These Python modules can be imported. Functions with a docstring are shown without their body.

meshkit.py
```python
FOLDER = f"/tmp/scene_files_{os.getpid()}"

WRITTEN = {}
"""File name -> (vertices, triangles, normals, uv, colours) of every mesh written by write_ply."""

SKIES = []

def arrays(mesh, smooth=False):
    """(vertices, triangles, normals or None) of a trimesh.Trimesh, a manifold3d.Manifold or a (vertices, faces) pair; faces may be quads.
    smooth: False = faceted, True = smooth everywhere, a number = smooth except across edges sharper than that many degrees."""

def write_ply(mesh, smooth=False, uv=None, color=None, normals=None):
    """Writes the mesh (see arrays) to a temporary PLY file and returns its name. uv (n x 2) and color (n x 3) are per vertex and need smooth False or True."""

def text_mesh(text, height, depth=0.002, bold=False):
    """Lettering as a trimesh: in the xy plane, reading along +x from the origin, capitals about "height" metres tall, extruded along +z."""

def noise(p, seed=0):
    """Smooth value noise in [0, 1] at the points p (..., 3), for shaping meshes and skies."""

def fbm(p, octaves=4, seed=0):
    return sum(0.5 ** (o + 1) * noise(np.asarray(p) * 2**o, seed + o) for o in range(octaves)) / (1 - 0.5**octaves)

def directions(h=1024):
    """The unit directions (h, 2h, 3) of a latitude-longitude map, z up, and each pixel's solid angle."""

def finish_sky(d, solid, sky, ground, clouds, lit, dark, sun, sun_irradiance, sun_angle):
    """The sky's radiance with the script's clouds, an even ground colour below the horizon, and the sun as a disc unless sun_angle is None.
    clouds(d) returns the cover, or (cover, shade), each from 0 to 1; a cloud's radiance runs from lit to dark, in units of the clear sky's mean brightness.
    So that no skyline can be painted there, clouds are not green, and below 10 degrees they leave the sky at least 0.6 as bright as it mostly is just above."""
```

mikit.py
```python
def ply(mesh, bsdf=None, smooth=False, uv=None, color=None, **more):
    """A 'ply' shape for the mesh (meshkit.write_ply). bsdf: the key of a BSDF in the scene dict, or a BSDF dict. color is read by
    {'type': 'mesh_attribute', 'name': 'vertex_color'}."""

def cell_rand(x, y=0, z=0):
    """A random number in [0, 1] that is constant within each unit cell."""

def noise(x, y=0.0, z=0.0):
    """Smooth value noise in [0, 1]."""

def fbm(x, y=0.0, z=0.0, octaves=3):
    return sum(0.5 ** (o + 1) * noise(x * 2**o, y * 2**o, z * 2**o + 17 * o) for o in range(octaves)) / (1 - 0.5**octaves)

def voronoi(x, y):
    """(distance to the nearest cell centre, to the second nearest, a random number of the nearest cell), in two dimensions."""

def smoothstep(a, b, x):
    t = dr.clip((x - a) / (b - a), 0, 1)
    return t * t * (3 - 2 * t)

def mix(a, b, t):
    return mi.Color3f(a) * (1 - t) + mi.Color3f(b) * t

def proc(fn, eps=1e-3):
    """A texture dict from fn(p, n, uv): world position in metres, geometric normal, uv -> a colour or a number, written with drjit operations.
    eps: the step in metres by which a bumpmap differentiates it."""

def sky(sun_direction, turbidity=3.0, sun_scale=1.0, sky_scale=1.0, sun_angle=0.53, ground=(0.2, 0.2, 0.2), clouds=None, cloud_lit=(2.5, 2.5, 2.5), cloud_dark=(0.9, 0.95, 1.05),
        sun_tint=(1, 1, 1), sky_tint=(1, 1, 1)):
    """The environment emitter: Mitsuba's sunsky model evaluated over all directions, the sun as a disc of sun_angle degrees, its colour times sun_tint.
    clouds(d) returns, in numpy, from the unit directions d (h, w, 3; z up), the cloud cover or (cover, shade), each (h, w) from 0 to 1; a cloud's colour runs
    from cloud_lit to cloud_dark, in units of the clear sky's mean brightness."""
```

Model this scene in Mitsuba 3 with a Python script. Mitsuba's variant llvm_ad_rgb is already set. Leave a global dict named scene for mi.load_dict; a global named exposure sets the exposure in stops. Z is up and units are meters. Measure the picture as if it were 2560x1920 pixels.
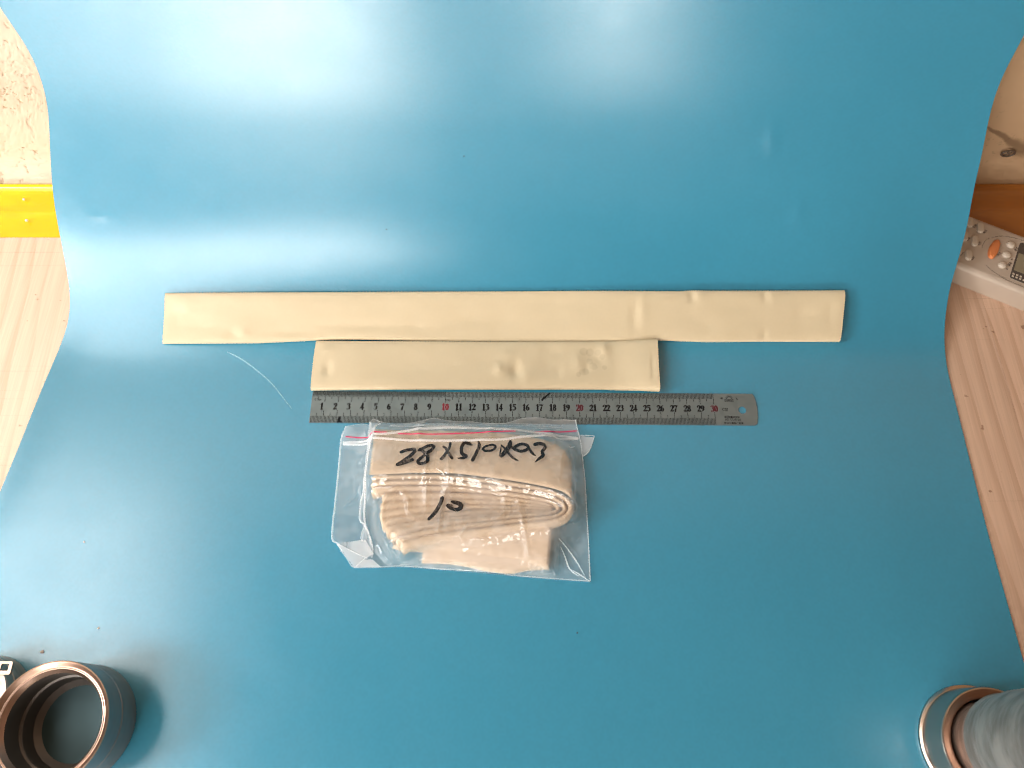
import math, numpy as np, trimesh, drjit as dr, mitsuba as mi, mikit, meshkit
from scipy.interpolate import PchipInterpolator
from scipy.ndimage import gaussian_filter, maximum_filter, map_coordinates
from shapely.geometry import Polygon, Point, LineString, box as sbox
from shapely.ops import unary_union
T = mi.ScalarTransform4f
scene, labels = {}, {}

# ---------------------------------------------------------------- camera
PITCH, EYE = math.radians(24.0), 0.524          # degrees off straight down, metres above the bench
scene['camera'] = {'type': 'perspective', 'fov': 68.0, 'fov_axis': 'x', 'near_clip': 0.01, 'far_clip': 50.0,
    'to_world': T().look_at(origin=[0, 0, EYE], target=[0, math.sin(PITCH), EYE - math.cos(PITCH)], up=[0, 1, 0])}
exposure = 0.0

# ---------------------------------------------------------------- light: daylight from windows left and behind, dim room
def lamp(name, centre, facing, w, h, rgb):
    scene[name] = {'type': 'rectangle', 'to_world': T().look_at(origin=list(centre), target=list(facing), up=[0, 0.01, 1]) @ T().scale([w / 2, h / 2, 1]),
                   'bsdf': {'type': 'diffuse', 'reflectance': {'type': 'rgb', 'value': [0.5, 0.5, 0.5]}}, 'emitter': {'type': 'area', 'radiance': {'type': 'rgb', 'value': list(rgb)}}}
    labels[name] = {'kind': 'structure'}
lamp('window_pane', (-1.02, -0.20, 0.56), (-0.1, 0.15, 0.0), 0.26, 0.28, (39, 39, 39))
lamp('window_pane_001', (-0.82, 0.15, 0.93), (-0.1, 0.15, 0.62), 0.90, 0.44, (6.3, 6.2, 6.0))
lamp('window_pane_002', (-0.68, -1.6, 0.45), (-0.1, 0.35, 0.1), 0.58, 0.54, (14.8, 13.8, 12.5))
lamp('window_pane_004', (-1.28, -1.6, 0.42), (-0.1, 0.35, 0.1), 0.56, 0.34, (10.4, 9.7, 9.1))
lamp('window_pane_003', (0.27, -1.6, 0.33), (0.0, 0.35, 0.1), 0.30, 0.38, (16, 15.3, 14.3))
lamp('ceiling_light', (-0.66, -0.70, 1.04), (-0.2, 0.33, 0.05), 0.70, 0.40, (9.4, 9.0, 8.5))
scene['room_light'] = {'type': 'constant', 'radiance': {'type': 'rgb', 'value': [0.22, 0.14, 0.085]}}

DATA = {
'sheet_left': [[0.8535,-0.3318],[0.8412,-0.3266],[0.8223,-0.3224],[0.804,-0.3226],[0.7849,-0.3262],[0.7628,-0.3327],[0.7426,-0.3375],[0.725,-0.3409],[0.7013,-0.3424],[0.6772,-0.3416],[0.6588,-0.3404],[0.6466,-0.3402],[0.6313,-0.3417],[0.6188,-0.3446],[0.5996,-0.348],[0.5669,-0.3525],[0.5353,-0.356],[0.492,-0.3616]],
'sheet_right': [[0.8368,0.3392],[0.8197,0.3356],[0.8013,0.3347],[0.7795,0.3369],[0.7541,0.3402],[0.7368,0.3409],[0.7073,0.3432],[0.6831,0.3416],[0.6649,0.3378],[0.6466,0.3353],[0.6282,0.3335],[0.6157,0.3326],[0.5963,0.3315],[0.5799,0.3315],[0.5415,0.3313],[0.4819,0.3307],[0.3856,0.3324]],
'long_n': [[-0.26572,0.30506],[-0.20791,0.30563],[-0.14136,0.30591],[-0.07336,0.3062],[-0.00764,0.30648],[0.06725,0.30686],[0.12836,0.30667],[0.13937,0.30724],[0.15281,0.30696],[0.25348,0.30743]],
'long_s': [[-0.26727,0.26521],[-0.23811,0.26511],[-0.20193,0.2653],[-0.16554,0.26682],[-0.13159,0.26842],[-0.09778,0.26805],[-0.06844,0.26757],[-0.01222,0.26729],[0.05194,0.2671],[0.09163,0.26719],[0.11213,0.26757],[0.14932,0.26634],[0.19904,0.26663],[0.24975,0.26634]],
'short_n': [[-0.14951,0.26748],[-0.11607,0.2671],[-0.0672,0.26691],[-0.01222,0.26663],[0.03665,0.26682],[0.07943,0.267],[0.09777,0.26776],[0.11049,0.26824]],
'short_s': [[-0.15044,0.22667],[-0.11357,0.22705],[-0.06577,0.22724],[-0.01196,0.22724],[0.02092,0.22715],[0.03587,0.22734],[0.06577,0.22724],[0.08366,0.22658],[0.09556,0.22601],[0.10983,0.22506]],
'long_ends': [[-0.26572,-0.26646,-0.26727],[0.25348,0.25194,0.24975]],
'short_ends': [[-0.14951,-0.15042,-0.15044],[0.11049,0.1098,0.10983]],
'long_dents': [[-0.11056,0.27865,0.03912,0.00496,-0.0026],[-0.16493,0.27335,0.02371,0.00326,-0.0012],[-0.21209,0.27202,0.00593,0.00391,-0.0016],[-0.20422,0.27202,0.00474,0.00391,0.0012],[-0.25101,0.29768,0.00711,0.00522,0.0008],[-0.2317,0.27732,0.01897,0.00522,-0.0012],[-0.25601,0.28376,0.00474,0.00913,-0.0012],[-0.0742,0.27865,0.00474,0.00391,-0.0012],[-0.03178,0.28376,0.01897,0.00652,-0.0014],[-0.01239,0.27732,0.00711,0.00652,-0.001],[-0.00723,0.28565,0.00727,0.00667,-0.0014],[0.0287,0.2973,0.0194,0.00533,-0.001],[0.05228,0.28177,0.01697,0.01067,0.0012],[0.0932,0.28698,0.00364,0.01067,-0.0015],[0.1,0.29086,0.00364,0.012,0.0011],[0.137,0.30307,0.00315,0.00533,-0.0022],[0.14319,0.30307,0.00485,0.00667,0.0012],[0.13781,0.28565,0.00727,0.008,-0.0007],[0.14895,0.27912,0.00727,0.00667,-0.0013],[0.1927,0.30374,0.00315,0.006,-0.0017],[0.19828,0.30307,0.00364,0.00667,0.0009],[0.19209,0.27108,0.00291,0.00533,-0.0014],[0.17376,0.29219,0.01455,0.008,-0.001],[0.22335,0.28565,0.01455,0.008,-0.0008],[0.24199,0.28831,0.00364,0.012,-0.001]],
'short_dents': [[-0.13895,0.24258,0.00379,0.00587,-0.0025],[-0.13954,0.25877,0.00711,0.00391,0.0012],[-0.04343,0.24731,0.00711,0.00156,-0.0008],[-0.07917,0.24258,0.03557,0.00782,-0.0008],[-0.00982,0.24125,0.00356,0.00391,0.0012],[0.00265,0.24154,0.00461,0.00667,-0.0038],[-0.00958,0.24362,0.00364,0.00533,0.0012],[0.01116,0.23548,0.00485,0.00533,0.0012],[-0.00472,0.2546,0.00727,0.00533,0.0008],[0.02835,0.24362,0.00727,0.00667,-0.0012],[0.02857,0.25877,0.00727,0.00667,-0.0008],[0.0493,0.24911,0.00424,0.00667,0.0018],[0.06991,0.26009,0.00424,0.006,0.0022],[0.06051,0.2546,0.00606,0.00467,-0.0014],[0.05649,0.24362,0.00303,0.00333,-0.0012],[0.06648,0.24911,0.00364,0.004,-0.001],[0.03499,0.23955,0.00364,0.00533,-0.0008],[0.09579,0.24637,0.00727,0.008,0.0008],[0.10543,0.24362,0.0017,0.01067,-0.0008]],
'short_stains': [[0.05433,0.25632,0.00315],[0.05922,0.25563,0.00315],[0.06475,0.25563,0.00267],[0.06824,0.25153,0.00242],[0.06945,0.24366,0.00194],[0.05431,0.24003,0.00364],[0.0612,0.24474,0.00339],[0.05894,0.24881,0.00267],[0.04998,0.23802,0.00194]],
'ruler': {"o":[-0.14978,0.20176],"x":[0.14771,0.19974]},
'bag_left': [[-0.12149,0.19753],[-0.12305,0.1922],[-0.12417,0.1873],[-0.12424,0.17016],[-0.12419,0.15511],[-0.12432,0.1404],[-0.12436,0.12779],[-0.12413,0.11717]],
'bag_corner': [[-0.12413,0.11717],[-0.12292,0.11367],[-0.12083,0.1128],[-0.11663,0.10673],[-0.11227,0.10157],[-0.10749,0.09603]],
'bag_bottom': [[-0.10749,0.09603],[-0.08905,0.09628],[-0.07706,0.09688],[-0.06586,0.09628],[-0.05293,0.09518],[-0.01857,0.09264],[0.01565,0.08927],[0.0527,0.08676]],
'bag_right': [[0.04686,0.20309],[0.04759,0.19733],[0.04894,0.19092],[0.04991,0.18458],[0.05101,0.17016],[0.05197,0.15511],[0.05225,0.13316],[0.05259,0.11542],[0.0527,0.08676]],
'bag_top': [[-0.12125,0.19715],[-0.11458,0.19814],[-0.1091,0.19913],[-0.1042,0.19814],[-0.10382,0.20042],[-0.10151,0.2031],[-0.09721,0.20141],[-0.09248,0.20012],[-0.08501,0.19942],[-0.07577,0.19992],[-0.06656,0.20141],[-0.05691,0.2037],[-0.04987,0.20191],[-0.03869,0.20071],[-0.02941,0.20091],[-0.02012,0.20032],[-0.0062,0.19992],[0.00774,0.2034],[0.01705,0.2041],[0.03096,0.20241],[0.04027,0.2029],[0.04677,0.2027]],
'bag_flap': [[0.04902,0.19099],[0.05989,0.19011],[0.05829,0.18493],[0.05525,0.17815],[0.05128,0.17507],[0.05019,0.18493]],
'bag_fold': [[[-0.10382,0.20042],[-0.10351,0.18909],[-0.10365,0.17651],[-0.10423,0.14927],[-0.10634,0.14013],[-0.10642,0.13022],[-0.10463,0.12665],[-0.10216,0.12532],[-0.10333,0.12134],[-0.10432,0.1152]],[[-0.09611,0.19893],[-0.0993,0.17939],[-0.10117,0.16793],[-0.10226,0.14927],[-0.10304,0.13651],[-0.1024,0.12843],[-0.09875,0.1187],[-0.09605,0.11171],[-0.0949,0.10566],[-0.09577,0.10223]]],
'bag_facets': [[[-0.12037,0.11237],[-0.10088,0.11471],[-0.09469,0.10503],[-0.09859,0.10203]],[[-0.12037,0.11237],[-0.09859,0.10203],[-0.10708,0.09566]],[[-0.10708,0.09566],[-0.10193,0.10075],[-0.09509,0.10118],[-0.08871,0.09591]]],
'bag_creases': [[[0.03191,0.11432],[0.03697,0.10956],[0.04152,0.10354],[0.04477,0.09844],[0.04954,0.08918]],[[0.03308,0.10956],[0.03593,0.10354],[0.03911,0.09505],[0.04532,0.09001]],[[0.04036,0.09421],[0.04621,0.09085],[0.05199,0.08668]],[[-0.12014,0.11215],[-0.1091,0.10654],[-0.0984,0.10184]],[[-0.10687,0.09548],[-0.10173,0.10056],[-0.09933,0.10269]],[[0.04034,0.1787],[0.0436,0.1811],[0.0452,0.18236]],[[-0.05171,0.15839],[-0.0485,0.15653],[-0.04618,0.15422]]],
'zip_white': [[[-0.12254,0.18517],[-0.11059,0.18575],[-0.09426,0.18613],[-0.08341,0.1871],[-0.07531,0.18865],[-0.06537,0.19029],[-0.05173,0.19136],[-0.03805,0.19175],[-0.0198,0.19195],[-0.00153,0.19175],[0.01672,0.19127],[0.03039,0.19049],[0.04829,0.18865]],[[-0.12243,0.18402],[-0.11043,0.18382],[-0.0995,0.18325],[-0.08672,0.1821],[-0.07397,0.18095],[-0.05583,0.18037],[-0.03773,0.18037],[-0.01963,0.18095],[-0.00605,0.1821],[0.00755,0.1844],[0.02576,0.18662],[0.04827,0.18807]]],
'zip_red': [[[-0.12075,0.18932],[-0.11068,0.18864],[-0.10154,0.18806],[-0.09424,0.18768],[-0.08877,0.18739]],[[-0.08053,0.18633],[-0.07415,0.18594],[-0.06506,0.18575],[-0.05598,0.18565],[-0.04691,0.18585],[-0.03785,0.18633],[-0.02878,0.18681],[-0.0197,0.18748],[-0.0088,0.18835],[0.00257,0.18942]],[[0.0158,0.19213],[0.02401,0.19262],[0.03132,0.19301],[0.03955,0.19359],[0.04715,0.19428]]],
'lip_lines': [[[-0.08844,0.1995],[-0.08104,0.19953],[-0.07364,0.19935],[-0.06623,0.19903],[-0.05882,0.19868],[-0.05142,0.19842],[-0.04403,0.19837],[-0.03665,0.19852],[-0.02927,0.19884],[-0.02188,0.1992],[-0.01449,0.19946],[-0.0071,0.19954],[0.0003,0.19941],[0.00769,0.1991],[0.01508,0.19875],[0.02246,0.19846],[0.02985,0.19836],[0.03724,0.19847]],[[-0.08833,0.19781],[-0.08094,0.19784],[-0.07355,0.19769],[-0.06615,0.19743],[-0.05876,0.19715],[-0.05137,0.19695],[-0.04399,0.19691],[-0.03661,0.19703],[-0.02923,0.19728],[-0.02186,0.19757],[-0.01447,0.19778],[-0.00709,0.19785],[0.0003,0.19774],[0.00768,0.19749],[0.01506,0.19721],[0.02244,0.19698],[0.02982,0.1969],[0.0372,0.19699]],[[-0.08821,0.19602],[-0.08084,0.19605],[-0.07346,0.19594],[-0.06607,0.19574],[-0.05869,0.19553],[-0.05131,0.19538],[-0.04394,0.19535],[-0.03657,0.19544],[-0.0292,0.19563],[-0.02183,0.19584],[-0.01446,0.196],[-0.00708,0.19605],[0.0003,0.19597],[0.00767,0.19579],[0.01504,0.19558],[0.02241,0.19541],[0.02978,0.19534],[0.03716,0.19541]],[[-0.0881,0.19425],[-0.08073,0.19426],[-0.07336,0.19419],[-0.06599,0.19406],[-0.05862,0.19392],[-0.05125,0.19382],[-0.04389,0.1938],[-0.03652,0.19386],[-0.02916,0.19398],[-0.0218,0.19413],[-0.01444,0.19423],[-0.00707,0.19426],[0.00029,0.19421],[0.00766,0.19409],[0.01502,0.19395],[0.02239,0.19383],[0.02975,0.19379],[0.03711,0.19384]]],
'hand_dim': [[[-0.07679,0.17133,0.00209],[-0.07277,0.17299,0.00209],[-0.06922,0.17366,0.00209],[-0.06767,0.17227,0.00209],[-0.06902,0.16983,0.00209],[-0.0734,0.16553,0.00209],[-0.07851,0.16158,0.00209]],[[-0.0785,0.16142,0.00192],[-0.07429,0.16279,0.00192],[-0.07096,0.16399,0.00192],[-0.06856,0.16509,0.00192]],[[-0.06484,0.17244,0.00124],[-0.06407,0.17299,0.00192],[-0.06074,0.17494,0.00192],[-0.05605,0.1765,0.00192],[-0.05469,0.1755,0.00192],[-0.05591,0.17316,0.00192],[-0.05995,0.16939,0.00192],[-0.06347,0.16608,0.00192],[-0.06482,0.16377,0.00192],[-0.06318,0.16224,0.00192],[-0.06016,0.16257,0.00192],[-0.05796,0.16498,0.00192],[-0.05842,0.16801,0.00192],[-0.0608,0.17077,0.00181],[-0.06385,0.17383,0.00158]],[[-0.04798,0.1755,0.00124],[-0.04618,0.1741,0.00147],[-0.04421,0.17049,0.0017],[-0.04145,0.16646,0.0017]],[[-0.04315,0.17818,0.00147],[-0.04333,0.1755,0.00158],[-0.04569,0.17049,0.00181],[-0.04868,0.16608,0.00192]],[[-0.03193,0.18026,0.00147],[-0.03388,0.17801,0.00181],[-0.03527,0.17438,0.00192],[-0.03496,0.17077,0.00204],[-0.03286,0.16884,0.00226],[-0.03195,0.16817,0.00226],[-0.03411,0.16663,0.00181],[-0.03736,0.16641,0.00057]],[[-0.03257,0.17852,0.00158],[-0.03018,0.17818,0.00192],[-0.02815,0.17729,0.00091]],[[-0.02343,0.1793,0.00091],[-0.02285,0.17661,0.00192],[-0.02465,0.17105,0.00192],[-0.02715,0.16509,0.00204]],[[-0.02032,0.17383,0.00136],[-0.01845,0.17227,0.00147],[-0.01529,0.17249,0.00147],[-0.01215,0.17438,0.00147],[-0.01153,0.17617,0.00136],[-0.01376,0.17734,0.00136],[-0.01745,0.1765,0.00136],[-0.02028,0.17438,0.00124]],[[-0.00117,0.18065,0.00136],[-0.00149,0.17801,0.0026],[-0.00422,0.17271,0.00272],[-0.00736,0.16856,0.00226]],[[-0.00741,0.17717,0.00079],[-0.00423,0.17355,0.00124],[-1e-05,0.16773,0.00147],[0.00408,0.16487,0.00068]],[[-0.00741,0.17689,0.00068],[-0.00802,0.17271,0.00079],[-0.00842,0.16884,0.00102]],[[0.00042,0.1755,0.0017],[0.00316,0.17338,0.00204],[0.00632,0.17238,0.00204],[0.00949,0.17327,0.00192],[0.01151,0.1755,0.0017],[0.00994,0.17762,0.00192],[0.00688,0.17829,0.00204],[0.0037,0.17717,0.00204],[0.00169,0.17539,0.0017]],[[0.01224,0.17438,0.00102],[0.01379,0.17133,0.00158],[0.01608,0.16906,0.00079]],[[0.0163,0.17818,0.00238],[0.01907,0.17897,0.00238],[0.02212,0.17801,0.00215],[0.02314,0.17578,0.00204],[0.02097,0.17216,0.00181],[0.02166,0.16966,0.00204],[0.01888,0.16663,0.0017],[0.01612,0.1641,0.00068]]],
'hand_count': [[[-0.0479,0.14002,0.00237],[-0.04837,0.13785,0.00237],[-0.05107,0.13219,0.00237],[-0.05349,0.12823,0.00223],[-0.05587,0.12501,0.00194]],[[-0.04136,0.13785,0.00129],[-0.03923,0.13735,0.00223],[-0.03661,0.13668,0.00237],[-0.03487,0.13501,0.0028],[-0.03537,0.13319,0.0028],[-0.03793,0.13213,0.00223],[-0.04121,0.13302,0.00216],[-0.04387,0.13501,0.00208],[-0.04242,0.13525,0.00144],[-0.04061,0.13485,0.00057]]],
'b_face': {"n":[[-0.09827,0.1924],[-0.07379,0.19125],[-0.05572,0.19105],[-0.03764,0.19067],[-0.00151,0.18855],[0.01648,0.18568],[0.02988,0.18139],[0.03864,0.17431],[0.04188,0.16406]],"s":[[-0.09791,0.15482],[-0.08023,0.15572],[-0.06209,0.15645],[-0.04475,0.15617],[-0.01873,0.15348],[0.00717,0.14963],[0.02433,0.14607],[0.03455,0.1428],[0.04039,0.13796]]},
'b_u0': {"c":[[-0.09812,0.15542],[-0.058,0.15632],[-0.01882,0.15334],[0.0072,0.14957],[0.02357,0.146],[0.03297,0.14218],[0.03868,0.13777],[0.04026,0.13357],[0.03815,0.12887],[0.02995,0.12404],[0.00602,0.12078],[-0.01576,0.1177],[-0.03727,0.1149],[-0.06013,0.11068],[-0.07453,0.1059]],"w":[0.005281012658227847,0.0049037974683544296,0.004715189873417721,0.004526582278481012,0.004337974683544303,0.0041493670886075945,0.003960759493670886,0.003960759493670886,0.0041493670886075945,0.004337974683544303,0.004526582278481012,0.0049037974683544296,0.005469620253164556,0.005846835443037974,0.0056582278481012655]},
'b_u1': {"c":[[-0.09825,0.15101],[-0.05795,0.15236],[-0.0188,0.14948],[0.00719,0.14572],[0.02184,0.1427],[0.03038,0.13934],[0.03502,0.13582],[0.03605,0.13301],[0.03426,0.13005],[0.02753,0.12692],[0.00622,0.1245],[-0.01585,0.12192],[-0.03749,0.11944],[-0.06048,0.11518],[-0.07785,0.10951]],"w":[0.005469620253164556,0.004715189873417721,0.004526582278481012,0.004337974683544303,0.0041493670886075945,0.003960759493670886,0.003583544303797468,0.003394936708860759,0.003583544303797468,0.003772151898734177,0.004337974683544303,0.0049037974683544296,0.005469620253164556,0.006035443037974683,0.006224050632911392]},
'b_u2': {"c":[[-0.09804,0.14649],[-0.07085,0.1481],[-0.04482,0.1481],[-0.01444,0.14542],[0.0115,0.14168],[0.02439,0.13885],[0.03,0.13603],[0.03157,0.1334],[0.02989,0.13113],[0.02336,0.12973],[0.00625,0.12799],[-0.01583,0.12557],[-0.03766,0.12332],[-0.06417,0.11937],[-0.08246,0.11391]],"w":[0.005469620253164556,0.0049037974683544296,0.004715189873417721,0.004337974683544303,0.0041493670886075945,0.003772151898734177,0.0032063291139240503,0.0028291139240506327,0.0030177215189873415,0.003394936708860759,0.003960759493670886,0.004715189873417721,0.005281012658227847,0.005846835443037974,0.0064126582278481005]},
'b_f': [{"c":[[-0.09047,0.14125],[-0.06203,0.14303],[-0.02741,0.1425],[0.00287,0.13992],[0.02095,0.13718],[0.02865,0.13463]],"w":[0.007544303797468354,0.00660126582278481,0.0056582278481012655,0.004715189873417721,0.003583544303797468,0.002263291139240506]},{"c":[[-0.09095,0.13476],[-0.06184,0.13785],[-0.02734,0.13856],[0.00717,0.13679],[0.02865,0.13388]],"w":[0.007355696202531644,0.00660126582278481,0.005281012658227847,0.003960759493670886,0.002263291139240506]},{"c":[[-0.09106,0.1292],[-0.06166,0.13305],[-0.02729,0.13481],[0.00716,0.13446],[0.02866,0.13296]],"w":[0.006978481012658227,0.006224050632911392,0.005092405063291138,0.003772151898734177,0.002263291139240506]},{"c":[[-0.08944,0.12342],[-0.06148,0.12828],[-0.02723,0.13108],[0.00716,0.13213],[0.02867,0.13213]],"w":[0.007167088607594936,0.006224050632911392,0.0049037974683544296,0.003772151898734177,0.002263291139240506]},{"c":[[-0.0862,0.11862],[-0.06131,0.12354],[-0.02718,0.12753],[0.00715,0.13033],[0.02782,0.13147]],"w":[0.007167088607594936,0.006224050632911392,0.004715189873417721,0.003394936708860759,0.0020746835443037973]}],
'b_low': {"n":[[-0.07818,0.10978],[-0.06134,0.11406],[-0.03801,0.11794],[-0.01152,0.12141],[0.00614,0.12429],[0.02776,0.12665]],"s":[[-0.08219,0.10886],[-0.0752,0.1068],[-0.06144,0.10611],[-0.02711,0.1039],[-0.00143,0.10067],[0.02488,0.09359]]},
'b_tail': {"n":[[-0.06107,0.10934],[-0.0445,0.10848],[-0.02724,0.10677],[-0.01003,0.10505],[0.00713,0.10249],[0.02335,0.09909]],"s":[[-0.06158,0.09882],[-0.04438,0.09831],[-0.02887,0.0961],[-0.01598,0.09322],[-0.00144,0.09187],[0.01054,0.0939],[0.02425,0.09474]]},
'remote': {"o":[0.36747,0.37459],"eu":[0.88538,-0.46486],"low":[[0.00288,-0.05037],[0.03403,-0.05233],[0.05704,-0.05119]],"side":[[0.00993,-0.04802],[0.06825,-0.04959]],"pills":[[0.0039,-0.0069],[0.0127,-0.00819],[0.00347,-0.02182],[0.01184,-0.02282],[0.01074,-0.03816],[0.00238,-0.03766]],"labels":[[0.00848,-0.00787],[0.01692,-0.00908],[0.00686,-0.02254],[0.01581,-0.0228],[0.00571,-0.03876],[0.0147,-0.03892]],"orange":[[0.02822,-0.01339],[0.03034,-0.01806],[0.03051,-0.02452],[0.02781,-0.03309],[0.02579,-0.0327],[0.0236,-0.02529],[0.02541,-0.0157]],"rounds":[[0.03819,-0.01311],[0.03738,-0.02417],[0.03658,-0.03509]],"tri":[[0.0422,-0.02553],[0.04103,-0.03676]],"temp":[0.0416,-0.03085],"onoff":[0.0322,-0.02527],"mode":[0.04299,-0.01429],"bez":[[0.04493,-0.00669],[0.04329,-0.04352]],"lcd":[[0.04594,-0.01805],[0.04495,-0.0351]],"ell":[[0.01868,-0.02582],[0.01917,-0.01897],[0.02446,-0.01164],[0.0324,-0.00638],[0.04667,-0.00387]],"ell2":[[0.02589,-0.04071],[0.03204,-0.04387],[0.04462,-0.04677],[0.05616,-0.04714]]},
'scratch': [[-0.21854,0.25934],[-0.20737,0.25375],[-0.19393,0.24428],[-0.18021,0.23217],[-0.17124,0.22156],[-0.16402,0.21333]],
'flecks': [[0.31159,0.25566,0.0005,0.0],[-0.30651,0.04188,0.001,1.0],[-0.31744,0.02943,0.0008,1.0],[-0.29575,0.11365,0.0006,1.0],[-0.2732,0.05665,0.0006,1.0],[0.04303,0.05372,0.0005,0.0],[-0.3196,0.15707,0.0005,1.0]],
'upflecks': [[-0.03473,0.37381,0.08921],[-0.09475,0.33964,0.04807]],
'kink': [0.71294,-0.30952],
'bumps': [[0.76918,0.18602],[0.71379,0.21473]],
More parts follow.
